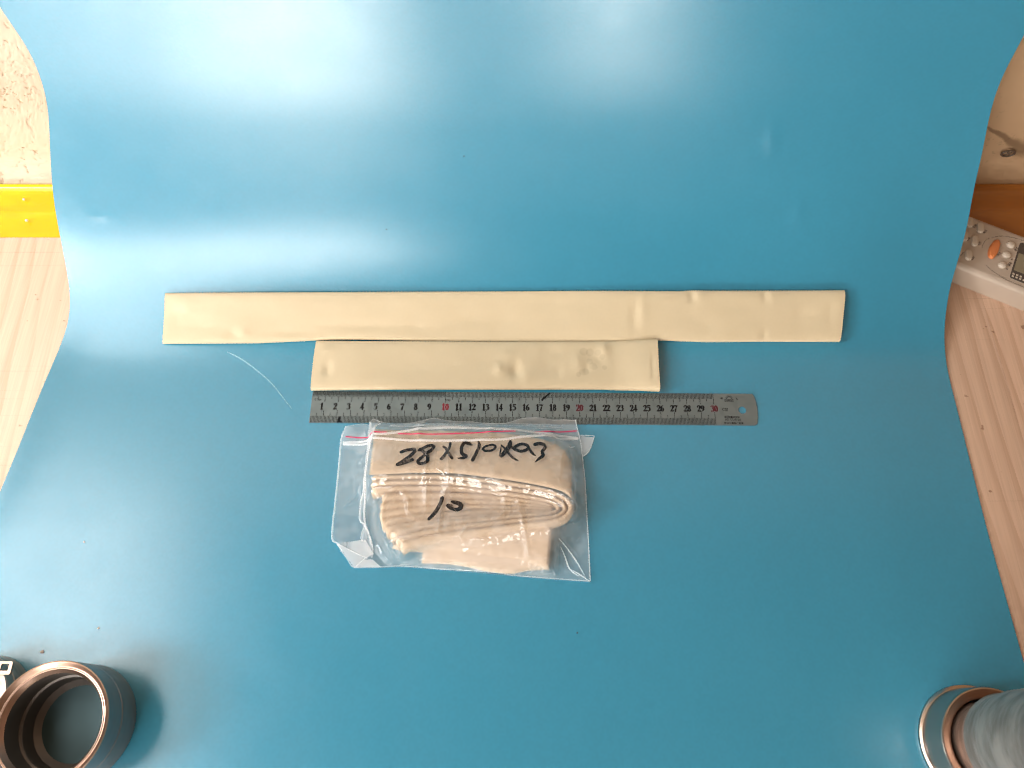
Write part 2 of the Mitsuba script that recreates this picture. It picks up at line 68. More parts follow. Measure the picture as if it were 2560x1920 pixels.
'glyphs': {"量":[[[[2,-1],[2,1],[18,2],[17,4],[5,4],[5,6],[18,7],[6,8],[6,19],[34,19],[34,8],[21,7],[35,6],[35,4],[21,3],[23,1],[38,1],[38,-1]],[[21,11],[30,10],[31,12],[22,13]],[[21,16],[30,15],[31,16],[22,17]],[[9,11],[17,10],[18,12],[10,13]],[[9,16],[17,15],[18,16],[10,17]]],[[[2,21],[2,23],[38,23],[38,21]]],[[[7,35],[33,35],[33,25],[7,25]],[[10,28],[29,27],[30,28],[11,29]],[[10,32],[29,31],[30,32],[11,33]]]],"制":[[[[28,0],[34,2],[34,35],[37,35],[37,-1],[29,-2]]],[[[27,32],[30,32],[30,9],[27,9]]],[[[2,20],[2,26],[6,35],[8,35],[9,30],[12,30],[12,36],[14,36],[14,30],[23,30],[22,27],[14,26],[15,23],[24,23],[24,20],[14,19],[14,16],[23,16],[23,3],[20,1],[16,2],[16,4],[20,4],[20,12],[14,13],[14,-2],[12,-2],[12,12],[7,13],[6,2],[4,2],[4,16],[12,16],[12,19]],[[6,27],[6,23],[12,24],[11,27]]]],"苏":[[[[2,29],[3,32],[11,32],[12,36],[14,36],[15,32],[24,32],[25,35],[28,36],[28,32],[38,31],[38,29],[28,29],[28,25],[25,25],[24,29],[15,29],[14,25],[11,25],[11,29]]],[[[3,0],[13,7],[16,15],[15,18],[5,18],[5,21],[16,21],[17,25],[20,25],[21,21],[31,21],[31,14],[34,15],[38,7],[38,5],[35,5],[31,11],[29,0],[21,-2],[20,1],[26,1],[27,3],[28,17],[20,18],[16,6],[6,-2]]],[[[3,6],[8,14],[11,14],[8,7],[6,5]]]],"字":[[[[3,32],[17,32],[18,36],[23,32],[37,32],[37,23],[34,23],[33,29],[7,29],[6,23],[3,23]]],[[[3,11],[3,14],[18,14],[23,20],[22,21],[9,21],[9,24],[30,24],[31,22],[22,14],[37,14],[37,11],[22,11],[22,1],[19,-2],[12,-1],[12,1],[18,1],[18,11]]]],"号":[[[[3,17],[3,20],[37,20],[37,17],[15,17],[13,15],[14,12],[33,12],[31,2],[27,-2],[19,-2],[18,1],[27,1],[29,9],[8,9],[10,17]]],[[[7,34],[33,34],[33,24],[8,23]],[[11,31],[11,26],[29,27],[28,31]]]],"常":[[[[3,29],[9,30],[7,35],[10,35],[13,30],[19,30],[19,36],[22,36],[23,30],[28,30],[30,35],[33,35],[31,31],[37,30],[37,21],[34,21],[33,27],[7,27],[6,21],[3,21]]],[[[6,12],[19,13],[18,15],[10,15],[10,24],[31,24],[31,15],[23,15],[22,13],[34,12],[34,1],[26,0],[26,3],[31,3],[31,9],[23,9],[22,-2],[19,-2],[19,9],[10,9],[9,0],[6,0]],[[13,18],[26,17],[28,20],[26,22],[14,22]]]],"州":[[[[33,35],[36,35],[36,-1],[33,-1]]],[[[21,34],[24,34],[24,25],[28,25],[31,19],[31,15],[29,15],[26,23],[24,23],[24,2],[21,2]]],[[[16,14],[14,25],[16,25],[19,18],[18,14]]],[[[3,0],[9,13],[9,34],[12,35],[11,8],[8,2],[5,-1]]],[[[1,16],[4,24],[6,26],[7,21],[5,15],[3,14]]]],"工":[[[[2,4],[18,5],[18,28],[4,28],[4,31],[36,31],[36,28],[22,28],[22,5],[38,4],[38,1],[2,1]]]],"具":[[[[2,0],[11,6],[2,7],[2,10],[8,11],[8,34],[32,34],[32,11],[38,10],[38,7],[29,6],[37,2],[38,-1],[35,-2],[25,4],[24,7],[15,7],[14,3],[5,-2]],[[11,23],[28,22],[29,25],[13,26]],[[12,19],[12,16],[29,17],[28,20]],[[12,31],[12,28],[29,29],[28,32]],[[12,13],[12,10],[29,11],[28,14]]]],"厂":[[[[2,2],[6,15],[6,33],[37,33],[37,30],[9,30],[7,3],[5,-1],[3,-1]]]],"造":[[[[2,2],[7,5],[7,16],[2,17],[2,20],[10,20],[11,4],[16,2],[38,2],[38,-1],[16,-1],[9,3],[3,-1]]],[[[3,32],[6,34],[11,27],[8,26]]],[[[12,26],[15,28],[17,35],[20,35],[19,31],[23,31],[24,36],[27,36],[27,31],[36,31],[36,28],[27,28],[27,23],[38,23],[38,20],[12,20]],[[15,24],[24,23],[24,28],[17,28]]],[[[15,16],[34,17],[35,5],[15,5]],[[18,9],[31,8],[32,13],[19,14]]]],"开":[[[[2,16],[2,19],[12,20],[12,30],[4,30],[4,33],[37,33],[37,30],[29,29],[29,19],[38,19],[38,16],[29,16],[29,-2],[26,-2],[25,16],[15,16],[12,5],[4,-2],[3,1],[10,8],[11,15]],[[15,20],[26,19],[26,30],[15,30]]]],"关":[[[[2,0],[13,6],[17,12],[16,14],[3,14],[3,17],[18,18],[18,24],[5,24],[5,27],[12,27],[9,34],[12,35],[14,33],[15,27],[23,27],[27,34],[31,35],[28,27],[35,27],[35,24],[22,24],[22,18],[37,17],[37,14],[25,14],[24,12],[28,6],[38,2],[38,0],[31,0],[21,10],[13,2],[5,-2]]]],"温":[[[[10,-1],[10,2],[14,3],[14,15],[36,15],[36,3],[38,2],[38,-1]],[[29,3],[33,2],[33,12],[29,12]],[[23,3],[27,2],[27,12],[23,12]],[[20,11],[16,12],[16,2],[20,2]]],[[[15,34],[34,34],[34,18],[15,18]],[[18,22],[30,21],[31,24],[19,25]],[[18,28],[30,27],[31,30],[19,31]]],[[[3,2],[9,14],[11,14],[12,11],[7,1],[4,-1]]],[[[4,33],[7,35],[11,33],[12,29]]],[[[2,21],[2,23],[5,24],[10,21],[10,19],[8,18]]]],"度":[[[[2,-1],[5,11],[5,32],[19,32],[20,36],[25,32],[38,32],[38,29],[31,28],[31,24],[37,24],[37,22],[31,22],[31,15],[15,15],[15,22],[8,22],[7,5],[5,-1]],[[18,28],[19,24],[28,25],[27,29]],[[18,19],[20,17],[27,17],[28,21],[20,22]],[[9,24],[15,24],[16,29],[8,29]]],[[[8,-1],[8,1],[18,4],[14,10],[10,10],[10,12],[33,13],[33,8],[28,4],[38,1],[37,-2],[23,2],[15,-1]],[[19,10],[23,5],[29,9]]]],"风":[[[[2,2],[6,12],[6,34],[33,34],[34,5],[36,3],[37,7],[39,6],[38,0],[34,-1],[32,1],[29,31],[9,31],[8,6],[5,-1],[3,-1]]],[[[10,5],[18,15],[12,26],[15,26],[20,19],[24,28],[26,28],[27,26],[22,16],[29,5],[26,4],[21,12],[14,4],[11,3]]]],"速":[[[[2,2],[8,7],[8,19],[2,19],[2,22],[11,21],[11,6],[12,4],[14,5],[13,8],[21,13],[20,16],[14,16],[14,25],[23,25],[23,29],[13,29],[13,32],[22,32],[23,35],[26,36],[26,32],[38,31],[38,29],[26,28],[28,25],[36,25],[36,16],[29,15],[37,8],[34,6],[26,12],[26,3],[38,2],[37,-1],[17,-1],[10,3],[3,-1]],[[32,18],[33,23],[26,23],[26,18]],[[14,4],[17,2],[24,2],[23,11]],[[17,19],[23,18],[23,23],[17,23]]],[[[3,32],[6,34],[11,27],[8,26]]]],"模":[[[[15,-2],[13,1],[22,6],[14,7],[14,10],[24,11],[23,13],[16,13],[16,26],[20,26],[20,29],[14,30],[14,32],[20,33],[20,36],[23,36],[24,33],[29,33],[29,36],[32,36],[32,33],[37,33],[38,30],[32,29],[32,26],[36,26],[36,13],[28,13],[27,11],[38,10],[37,7],[30,6],[38,1],[38,-1],[33,-1],[26,6],[22,1]],[[19,16],[32,15],[33,18],[20,19]],[[19,22],[32,21],[33,23],[20,24]],[[23,27],[29,26],[29,30],[23,30]]],[[[1,9],[7,24],[2,25],[2,28],[7,28],[7,36],[10,36],[10,28],[14,28],[14,25],[10,24],[14,14],[12,13],[12,16],[10,16],[10,-2],[7,-2],[7,12],[3,7]]]],"式":[[[[2,28],[23,28],[23,36],[26,36],[26,28],[32,28],[33,30],[29,33],[29,35],[32,35],[36,31],[35,28],[38,28],[38,25],[27,25],[26,22],[30,4],[34,1],[36,9],[39,7],[37,-1],[32,-2],[27,3],[23,25],[2,25]]],[[[3,3],[11,5],[11,16],[4,16],[4,19],[21,19],[21,16],[14,16],[14,6],[22,6],[22,3],[4,-1]]]],"睡":[[[[3,33],[13,33],[13,19],[17,18],[18,22],[15,23],[15,26],[25,26],[25,30],[16,31],[16,33],[35,34],[35,32],[28,31],[28,27],[37,26],[37,23],[34,22],[34,18],[38,18],[38,15],[34,14],[34,10],[37,10],[37,7],[28,7],[28,3],[36,2],[36,-1],[16,-1],[16,2],[25,3],[25,7],[15,7],[15,10],[18,11],[17,15],[13,15],[13,5],[6,5],[6,2],[3,1]],[[28,19],[32,18],[32,23],[28,23]],[[31,10],[32,15],[28,15],[28,10]],[[21,11],[25,10],[25,15],[21,15]],[[25,22],[21,23],[21,18],[25,18]],[[6,9],[10,8],[10,14],[6,14]],[[6,18],[10,17],[10,22],[6,22]],[[6,26],[10,25],[10,30],[6,30]]]],"眠":[[[[15,-1],[17,3],[17,34],[36,34],[36,22],[29,22],[29,18],[38,17],[38,14],[30,13],[31,6],[34,1],[36,2],[36,7],[39,6],[38,0],[33,-2],[28,5],[27,14],[21,14],[20,2],[27,4],[27,1],[19,-2]],[[20,26],[33,25],[33,31],[20,31]],[[20,18],[26,17],[26,22],[20,22]]],[[[3,33],[14,33],[14,5],[6,5],[5,1],[3,1]],[[6,9],[11,8],[11,14],[6,14]],[[6,18],[11,17],[11,22],[6,22]],[[6,26],[11,25],[11,30],[6,30]]]],"定":[[[[2,-1],[7,7],[9,17],[12,17],[12,8],[16,4],[18,5],[18,20],[8,20],[8,23],[32,23],[32,20],[22,20],[22,14],[33,14],[33,11],[22,11],[22,3],[38,2],[37,-1],[17,0],[10,7],[5,-1]]],[[[3,31],[17,31],[17,35],[20,36],[23,31],[37,31],[37,22],[34,22],[33,28],[7,28],[6,22],[3,22]]]],"时":[[[[18,25],[18,28],[31,28],[31,36],[34,35],[34,28],[38,28],[38,25],[34,24],[33,0],[23,-1],[23,2],[31,4],[31,25]]],[[[19,19],[20,21],[23,20],[27,14],[26,10]]],[[[3,33],[16,33],[16,6],[7,6],[6,3],[3,3]],[[6,10],[13,9],[13,18],[6,18]],[[6,22],[13,21],[13,30],[6,30]]]]},
}
# ---------------------------------------------------------------- helpers
def rgb(*c): return {'type': 'rgb', 'value': list(c)}
def two(b): return {'type': 'twosided', 'bsdf': b}
def add(key, mesh, bsdf, smooth=False, **kw):
    base, n = key, 0
    while key in scene:
        n += 1; key = f'{base}_{n:03d}'
    scene[key] = mikit.ply(mesh, bsdf, smooth=smooth, **kw)
    return key
def tag(key, label=None, cat=None, group=None, kind=None):
    d = {}
    if label: d['label'] = label
    if cat: d['category'] = cat
    if group: d['group'] = group
    if kind: d['kind'] = kind
    labels[key] = d
def grid_faces(n, m, closed=False):
    """quads of an n x m vertex grid; closed joins the last column to the first"""
    i, j = np.meshgrid(np.arange(n - 1), np.arange(m if closed else m - 1), indexing='ij')
    a = i * m + j; b = i * m + (j + 1) % m
    return np.stack([a, b, b + m, a + m], -1).reshape(-1, 4)
def resample(p, n):
    p = np.asarray(p, float); d = np.r_[0, np.cumsum(np.linalg.norm(np.diff(p[:, :2], axis=0), axis=1))]
    t = np.linspace(0, d[-1], n)
    f = PchipInterpolator(d, p, axis=0)
    return f(t)
def sm(a, b, x):
    t = np.clip((np.asarray(x) - a) / (b - a), 0, 1); return t * t * (3 - 2 * t)
def lathe(profile, centre, n=96, closed=True):
    pr = np.asarray(profile, float); a = np.arange(n) / n * 2 * np.pi
    v = np.stack([centre[0] + pr[:, None, 0] * np.cos(a), centre[1] + pr[:, None, 0] * np.sin(a), pr[:, None, 1] + 0 * a], -1).reshape(-1, 3)
    f = grid_faces(len(pr), n, True)
    return trimesh.Trimesh(v, np.vstack([f[:, [0, 1, 2]], f[:, [0, 2, 3]]]), process=False)
def flat(poly, z0, z1):
    """extruded shapely polygon(s) between two heights"""
    ms = []
    for g in getattr(poly, 'geoms', [poly]):
        if g.is_empty or g.area < 1e-10: continue
        m = trimesh.creation.extrude_polygon(g, z1 - z0, engine='earcut'); m.apply_translation([0, 0, z0]); ms.append(m)
    return trimesh.util.concatenate(ms)
def stroke(pts):
    """polygon of a pen stroke: (x, y, width) points"""
    p = resample(pts, max(24, 8 * len(pts))) if len(pts) > 2 else np.asarray(pts, float)
    parts = [Polygon(Point(a[0], a[1]).buffer(a[2] / 2, 8).union(Point(b[0], b[1]).buffer(b[2] / 2, 8)).convex_hull) for a, b in zip(p[:-1], p[1:])]
    return unary_union(parts)
def rounded_box(sx, sy, sz, r, seg=4):
    """box centred in x and y, standing on z = 0, all upper edges rounded"""
    g = sbox(-sx / 2 + r, -sy / 2 + r, sx / 2 - r, sy / 2 - r)
    rows = []
    for k in range(seg + 1):
        a = k / seg * math.pi / 2
        q = np.asarray(g.buffer(max(r * math.cos(a), 1e-5), 8).exterior.coords)[:-1]
        rows.append((resample(np.vstack([q, q[:1]]), 65)[:-1], sz - r + r * math.sin(a)))
    rows.insert(0, (rows[0][0], 0.0))
    v = np.vstack([np.c_[q, np.full(len(q), z)] for q, z in rows]); n = 64
    f = grid_faces(len(rows), n, True); c = len(v)
    v = np.vstack([v, [[0, 0, sz]]]); l = (len(rows) - 1) * n
    cap = np.array([[l + i, l + (i + 1) % n, c] for i in range(n)])
    return trimesh.Trimesh(v, np.vstack([f[:, [0, 1, 2]], f[:, [0, 2, 3]], cap]), process=False)
def ribbon(c, w, z, lift=0.0004, m=5):
    """low rounded strip lying along a path (n x 2 or n x 3)"""
    c = np.asarray(c, float); n = len(c)
    t = np.gradient(c[:, :2], axis=0); t /= np.linalg.norm(t, axis=1, keepdims=True); nr = np.c_[-t[:, 1], t[:, 0]]
    w = np.broadcast_to(w, n); z = np.broadcast_to(z, n)
    u = np.linspace(-1, 1, m)
    v = np.stack([np.c_[c[:, :2] + nr * (w * k / 2)[:, None], z + lift * (1 - k * k)] for k in u], 1).reshape(-1, 3)
    return trimesh.Trimesh(v, np.vstack([(q := grid_faces(n, m)[:, ::-1])[:, [0, 1, 2]], q[:, [0, 2, 3]]]), process=False)

# ---------------------------------------------------------------- materials
N = mikit.noise; FB = mikit.fbm; SS = mikit.smoothstep; MIX = mikit.mix
def principled(base, rough, spec=0.5, **kw):
    d = {'type': 'principled', 'base_color': base if isinstance(base, dict) else rgb(*base), 'roughness': rough, 'specular': spec}
    d.update(kw); return two(d)
def blue_col(p, n, uv):
    f = FB(p.x * 9, p.y * 9, p.z * 9, 3); g = N(p.x * 700, p.y * 700, p.z * 700)
    return MIX((.024, .198, .304), (.029, .215, .327), f) * (0.97 + 0.06 * g)
def blue_rough(p, n, uv): return 0.245 + 0.05 * FB(p.x * 60, p.y * 60, p.z * 60, 3)
scene['blue_vinyl'] = two({'type': 'principled', 'base_color': mikit.proc(blue_col), 'roughness': mikit.proc(blue_rough), 'eta': 1.85})
def wood_col(p, n, uv):
    board = dr.floor((p.x + 0.06) / 0.145)
    w = FB(p.x * 14 + 3 * board, p.y * 3.2, board, 3) * 0.030 + FB(p.x * 3, p.y * 1.1 + 5 * board, 1.7, 2) * 0.05
    v = (p.x + w + 0.07 * p.y) / 0.0135 + board * 3.3
    fr = v - dr.floor(v)
    late = SS(0.45, 0.93, fr) * (1 - SS(0.95, 1.0, fr))
    late = late * (0.35 + 0.65 * mikit.cell_rand(dr.floor(v), board, 2))
    fine = N(p.x * 900, p.y * 14, 3) * 0.5 + N(p.x * 2300, p.y * 40, 9) * 0.5
    painted_falloff = SS(-2.5, 2.5, board)  # boards darken left to right: weaker light on that side painted into the wood
    c = MIX(MIX((.70, .53, .405), (.54, .36, .255), painted_falloff), MIX((.58, .40, .28), (.40, .235, .15), painted_falloff), late * 0.6)
    c = c * (0.90 + 0.20 * fine) * (0.93 + 0.14 * mikit.cell_rand(board, 4, 4))
    saw = SS(0.86, 1.0, N(p.y * 900 + 0.6 * N(p.x * 40, p.y * 30), p.x * 5, 2)) * SS(.35, .75, N(p.x * 12, p.y * 22, 8))
    c = c * (1 - 0.16 * saw)
    dd = dr.sqrt(dr.square(p.x - 0.418) + dr.square((p.y - 0.262) * 0.55))
    e = N(p.x * 170, p.y * 170, 5) * 0.6 + N(p.x * 420, p.y * 420, 6) * 0.4
    st = SS(0.56, 0.66, e + 0.28 * SS(0.024, 0.004, dd) - 0.30 * SS(.012, .030, dd))
    c = MIX(c, (.20, .10, .05), st * 0.7)
    k = N(p.x * 120, p.y * 120, 31)
    return MIX(c, (.24, .13, .07), SS(0.996, 1.0, k) * 0.5)
scene['pine_wood'] = principled(mikit.proc(wood_col), 0.55, 0.3)
def wall_col(p, n, uv):
    f = FB(p.x * 22, p.z * 22, 2, 4); pit = N(p.x * 260, p.z * 330, 4) * .6 + N(p.x * 700, p.z * 800, 5) * .4
    area = SS(.42, .62, FB(p.x * 28, p.z * 34, 7, 3))
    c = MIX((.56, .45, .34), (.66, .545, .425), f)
    c = MIX(c, c * mi.Color3f(.80, .66, .52), SS(-.1, .34, p.x + .1 * (N(p.x * 9, p.z * 9, 8) - .5)))  # browner to the right: shade on that side painted into the plaster colour
    c = MIX(c, (.40, .28, .17), SS(.70, .80, pit) * area * 0.75)
    # the dark split in the plaster low on the right
    t = SS(.362, .42, p.x); yc = .0560 - 0.016 * t - .012 * SS(.39, .43, p.x) + .003 * (N(p.x * 150, 1, 2) - .5)
    half = .0003 + .0032 * SS(.366, .405, p.x) + .007 * SS(.40, .43, p.x)
    crack = SS(.360, .366, p.x) * (1 - SS(0.35, 1.25, dr.abs(p.z - yc) / half))
    return MIX(c, (.085, .048, .022), crack * 0.62)
def wall_bump(p, n, uv):
    return 0.0016 * FB(p.x * 45, p.z * 55, 3, 4) + 0.0005 * N(p.x * 500, p.z * 500, 2) - .0008 * SS(.62, .8, N(p.x * 260, p.z * 330, 4) * .6 + N(p.x * 700, p.z * 800, 5) * .4)
scene['plaster'] = two({'type': 'bumpmap', 'scale': 1.0, 'arbitrary': mikit.proc(wall_bump, 4e-4), 'bsdf': {'type': 'principled', 'base_color': mikit.proc(wall_col), 'roughness': 0.9, 'specular': 0.15}})
def tape_col(p, n, uv):
    return MIX(MIX((.74, .50, .008), (.68, .44, .008), FB(p.x * 40, p.y * 90, p.z * 90, 3)), (.36, .13, .022), SS(.05, .30, p.x))  # brown right stretch: shade in that corner painted into the tape colour
scene['tape_film'] = principled(mikit.proc(tape_col), 0.22, 0.5)
def latex_col(p, n, uv):
    f = FB(p.x * 30, p.y * 45, p.z * 30, 3); g = N(p.x * 1200, p.y * 1200, p.z * 1200)
    c = MIX((.515, .418, .270), (.555, .455, .300), f) * (.985 + .03 * g)
    for x, y, r in DATA['short_stains']:
        d = dr.sqrt(dr.square(p.x - x) + dr.square(p.y - y)) / r + 0.5 * (N(p.x * 300, p.y * 300, 3) - .5)
        c = c * (1 - 0.10 * (1 - SS(0.75, 1.05, d)))
    return c
scene['latex'] = principled(mikit.proc(latex_col), 0.48, 0.4, sheen=0.3)
def fold_col(p, n, uv):
    f = FB(p.x * 40, p.y * 60, p.z * 40, 3)
    return MIX((.475, .345, .225), (.53, .395, .265), f)
scene['latex_folded'] = principled(mikit.proc(fold_col), 0.55, 0.35, sheen=0.3)
def brushed(p, n, uv): return 0.20 + 0.12 * N(p.x * 40, p.y * 2600, 2)
def steel_col(p, n, uv):
    f = FB(p.x * 60, p.y * 120, 4, 3); s_ = N(p.x * 180, p.y * 180, 9)
    return MIX((.155, .205, .225), (.20, .245, .262), f) * (1 - .10 * SS(.72, .9, s_))
scene['brushed_steel'] = two({'type': 'principled', 'base_color': mikit.proc(steel_col), 'metallic': 0.6, 'roughness': mikit.proc(brushed), 'specular': 0.5})
scene['bore_steel'] = two({'type': 'principled', 'base_color': rgb(.13, .115, .105), 'metallic': 0.6, 'roughness': 0.42, 'specular': 0.4})
scene['base_teal'] = two({'type': 'principled', 'base_color': rgb(.045, .085, .095), 'metallic': 0.2, 'roughness': 0.6, 'specular': 0.3})
scene['turned_steel'] = two({'type': 'principled', 'base_color': rgb(.46, .38, .33), 'metallic': 1.0, 'roughness': mikit.proc(lambda p, n, uv: 0.22 + 0.10 * N(p.x * 90, p.y * 90, p.z * 1500)), 'specular': 0.5})
scene['dark_steel'] = two({'type': 'principled', 'base_color': mikit.proc(lambda p, n, uv: MIX((.24, .235, .235), (.32, .305, .295), FB(p.x * 80, p.y * 80, p.z * 160, 3))), 'metallic': 0.75, 'roughness': 0.38, 'specular': 0.5})
def worn_col(p, n, uv):
    f = FB(p.x * 70, p.y * 70, p.z * 130, 4); b = N(p.z * 420, 2, 3)
    return MIX((.33, .25, .205), (.55, .43, .36), SS(.25, .75, f * .85 + b * .15))
scene['worn_steel'] = two({'type': 'principled', 'base_color': mikit.proc(worn_col), 'metallic': 0.85, 'roughness': 0.36, 'specular': 0.5})
scene['bare_steel'] = two({'type': 'principled', 'base_color': rgb(.44, .30, .23), 'metallic': 1.0, 'roughness': 0.34, 'specular': 0.5})
scene['black_ink'] = principled((.006, .007, .008), 0.7, 0.1)
scene['red_ink'] = principled((.17, .012, .022), 0.5, 0.3)
scene['worn_red_ink'] = principled((.075, .010, .016), 0.5, 0.3)
scene['grey_ink'] = principled((.008, .011, .012), 0.7, 0.1)
def pen_col(p, n, uv):
    f = N(p.x * 900 + p.y * 500, p.y * 300 - p.x * 200, 3) * .6 + N(p.x * 2600, p.y * 2600, 7) * .4
    return MIX((.010, .008, .008), (.10, .075, .06), SS(.55, .85, f))
scene['marker_ink'] = principled(mikit.proc(pen_col), 0.35, 0.5)
def film(haze, tint=(.90, .90, .90)):
    return {'type': 'blendbsdf', 'weight': haze, 'bsdf_0': {'type': 'thindielectric', 'int_ior': 1.36},
            'bsdf_1': {'type': 'principledthin', 'base_color': rgb(*tint), 'roughness': 0.45, 'diff_trans': 0.9, 'spec_trans': 0.0, 'eta': 1.5}}
def haze_tex(p, n, uv):
    return 0.155 + 0.15 * SS(.42, .72, FB(p.x * 55, p.y * 70, 3, 3))
scene['bag_film'] = film(mikit.proc(haze_tex))
scene['bag_back_film'] = film(0.07)
scene['bag_seam'] = film(0.62, (.95, .95, .95))
scene['bag_crease'] = film(0.34, (.95, .95, .95))
scene['zip_plastic'] = film(0.68, (.95, .94, .93))
scene['zip_ink'] = principled((.62, .045, .12), 0.4, 0.5)
scene['remote_shell'] = principled((.37, .30, .24), 0.38, 0.5)
scene['remote_key'] = principled((.44, .37, .30), 0.45, 0.5)
scene['orange_key'] = principled((.50, .155, .05), 0.45, 0.5)
scene['remote_print'] = principled((.10, .075, .06), 0.6, 0.3)
scene['lcd_bezel'] = principled((.05, .042, .038), 0.25, 0.5)
scene['lcd_glass'] = principled((.20, .17, .115), 0.2, 0.5)
scene['crumb'] = principled((.62, .55, .47), 0.7, 0.3)
scene['speck'] = principled((.045, .085, .105), 0.7, 0.3)
scene['scratch_white'] = principled((.38, .60, .66), 0.6, 0.4)
scene['badge_dark'] = principled((.11, .08, .06), 0.4, 0.5)

# ---------------------------------------------------------------- bench, wall, tape
BZ = -0.0012                                    # bench top; the sheet's top face is z = 0
for k in range(12):
    x0 = -0.06 + 0.145 * (k - 6)
    b = trimesh.creation.box([0.1449, 1.0, 0.03]); b.apply_translation([x0 + 0.0725, -0.08, BZ - 0.015])
    add('workbench__plank', b, 'pine_wood')
tag('workbench', 'pale pine workbench top with brown grain showing either side of the blue sheet', 'workbench')
WY = 0.4350                                     # the plaster runs out in a small cove at its foot
wz = np.r_[BZ, np.linspace(0, .03, 25), np.linspace(.035, .3, 20), 1.2]; wx = np.linspace(-1.3, 1.3, 261)
WX, WZ = np.meshgrid(wx, wz, indexing='ij')
wyy = WY - .0175 * np.exp(-np.maximum(WZ, 0) / .0095) - .0012 * (meshkit.fbm(np.stack([WX * 12, WZ * 14, 0 * WX], -1), 3, 9) - .3) * sm(.0, .05, WZ)
V = np.stack([WX, wyy, WZ], -1).reshape(-1, 3)
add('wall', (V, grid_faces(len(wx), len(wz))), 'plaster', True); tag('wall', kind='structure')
# packing tape over the joint between bench and wall
ty = np.array([.3665, .374, .381, .3865, .390, .3925, .396, .402, .408, .4125, .4150, .4160, .4163]); tz = np.array([.0004, .0004, .0005, .0009, .0017, .0020, .0014, .0010, .0014, .0020, .0032, .0046, .0062]) + BZ
xs = np.linspace(-.75, .75, 301)
X, Q = np.meshgrid(xs, np.arange(len(ty)), indexing='ij')
wr = meshkit.fbm(np.stack([X * 14, Q * .5, 0 * X], -1), 3, 5) - .5
Yt = ty[None] + .0022 * (X * 0) + np.where(Q < 11, -.0012, 0) * np.clip(wr, -.3, 1) * (Q > 3)
Zt = tz[None] + .0022 * np.clip(wr, -.1, 1) * ((Q > 3) & (Q < 11)) + .0012 * np.clip(meshkit.fbm(np.stack([X * 9, 0 * X, 0 * X + 3], -1), 2, 8) - .45, 0, 1) * (Q >= 11)
add('packing_tape', (np.stack([X, Yt, Zt], -1).reshape(-1, 3), grid_faces(len(xs), len(ty))), 'tape_film', True)
tag('packing_tape', 'yellow packing tape stuck along the joint of workbench and wall', 'tape')

# ---------------------------------------------------------------- the blue sheet: flat on the bench, rising to lean on the wall
py = np.array([-.35, .15, .20, 0.2250, 0.2300, 0.2350, 0.2400, 0.2450, 0.2500, 0.2550, 0.2600, 0.2650, 0.2700, 0.2750, 0.2800, 0.2850, 0.2900, 0.2950, 0.3000, 0.3050, 0.3100, 0.3150, 0.3200, 0.3250, 0.3300, 0.3350, 0.3400, 0.3450, 0.3500, 0.3550, 0.3600, 0.3650, 0.3700, 0.3750, 0.3800, 0.3850, 0.3900, 0.3950, 0.4000, 0.4030, 0.4048, 0.4066, 0.4084, 0.4102, 0.4120, 0.4138, 0.4156, 0.4174, 0.4192, 0.4210, 0.4228, 0.4246, 0.4264, 0.4282, 0.4300, .4307, .4309, .4311]); pz = np.array([0, 0, 0, 0.00000, 0.00002, 0.00009, 0.00024, 0.00050, 0.00090, 0.00147, 0.00226, 0.00329, 0.00458, 0.00614, 0.00797, 0.01007, 0.01239, 0.01494, 0.01770, 0.02068, 0.02388, 0.02731, 0.03097, 0.03488, 0.03908, 0.04359, 0.04843, 0.05359, 0.05908, 0.06489, 0.07099, 0.07735, 0.08398, 0.09086, 0.09799, 0.10539, 0.11314, 0.12135, 0.13006, 0.13554, 0.13891, 0.14235, 0.14585, 0.14940, 0.15301, 0.15668, 0.16042, 0.16423, 0.16811, 0.17208, 0.17615, 0.18037, 0.18482, 0.18978, 0.19692, 0.2049, .27, .34])
ps = np.r_[0, np.cumsum(np.hypot(np.diff(py), np.diff(pz)))]
cy, cz = PchipInterpolator(ps, py), PchipInterpolator(ps, pz)
sl = np.array(sorted(DATA['sheet_left'])); sr = np.array(sorted(DATA['sheet_right']))
sl = np.vstack([[0, -.421], [.25, -.391], sl, [ps[-1], -.338]]); sr = np.vstack([[0, .334], sr, [ps[-1], .340]])
fl, fr = PchipInterpolator(sl[:, 0], sl[:, 1]), PchipInterpolator(sr[:, 0], sr[:, 1])
def sheet_surface(s, t):
    """point of the sheet at arc length s and fraction t across"""
    xl, xr = gaussian_filter(fl(np.linspace(0, ps[-1], 600)), 6, mode='nearest'), gaussian_filter(fr(np.linspace(0, ps[-1], 600)), 6, mode='nearest')
    g = np.linspace(0, ps[-1], 600)
    x = np.interp(s, g, xl) * (1 - t) + np.interp(s, g, xr) * t
    y, z = cy(s), cz(s); ny, nz = -cz(s, 1), cy(s, 1)
    l = np.hypot(ny, nz); ny, nz = ny / l, nz / l
    up = sm(.69, .80, s)
    d = up * .0022 * (meshkit.fbm(np.stack([x * 5.5, s * 4.5, 0 * s], -1), 2, 11) - .5)
    d = d + .0045 * np.exp(-((t - 0) / .035) ** 1.2) * sm(.40, .50, s) * (1 - sm(.58, .66, s)) * (t < .3)          # left edge curls up
    kx, ks = DATA['kink'][1], DATA['kink'][0]
    d = d - .00025 * np.exp(-((x - kx) / .006) ** 2 - ((s - ks) / .003) ** 2)
    for bs, bx in DATA['bumps']:
        d = d + .0006 * np.exp(-((x - bx) / .004) ** 2 - ((s - bs) / .010) ** 2)
    return np.stack([x, y + ny * d, z + nz * d], -1)
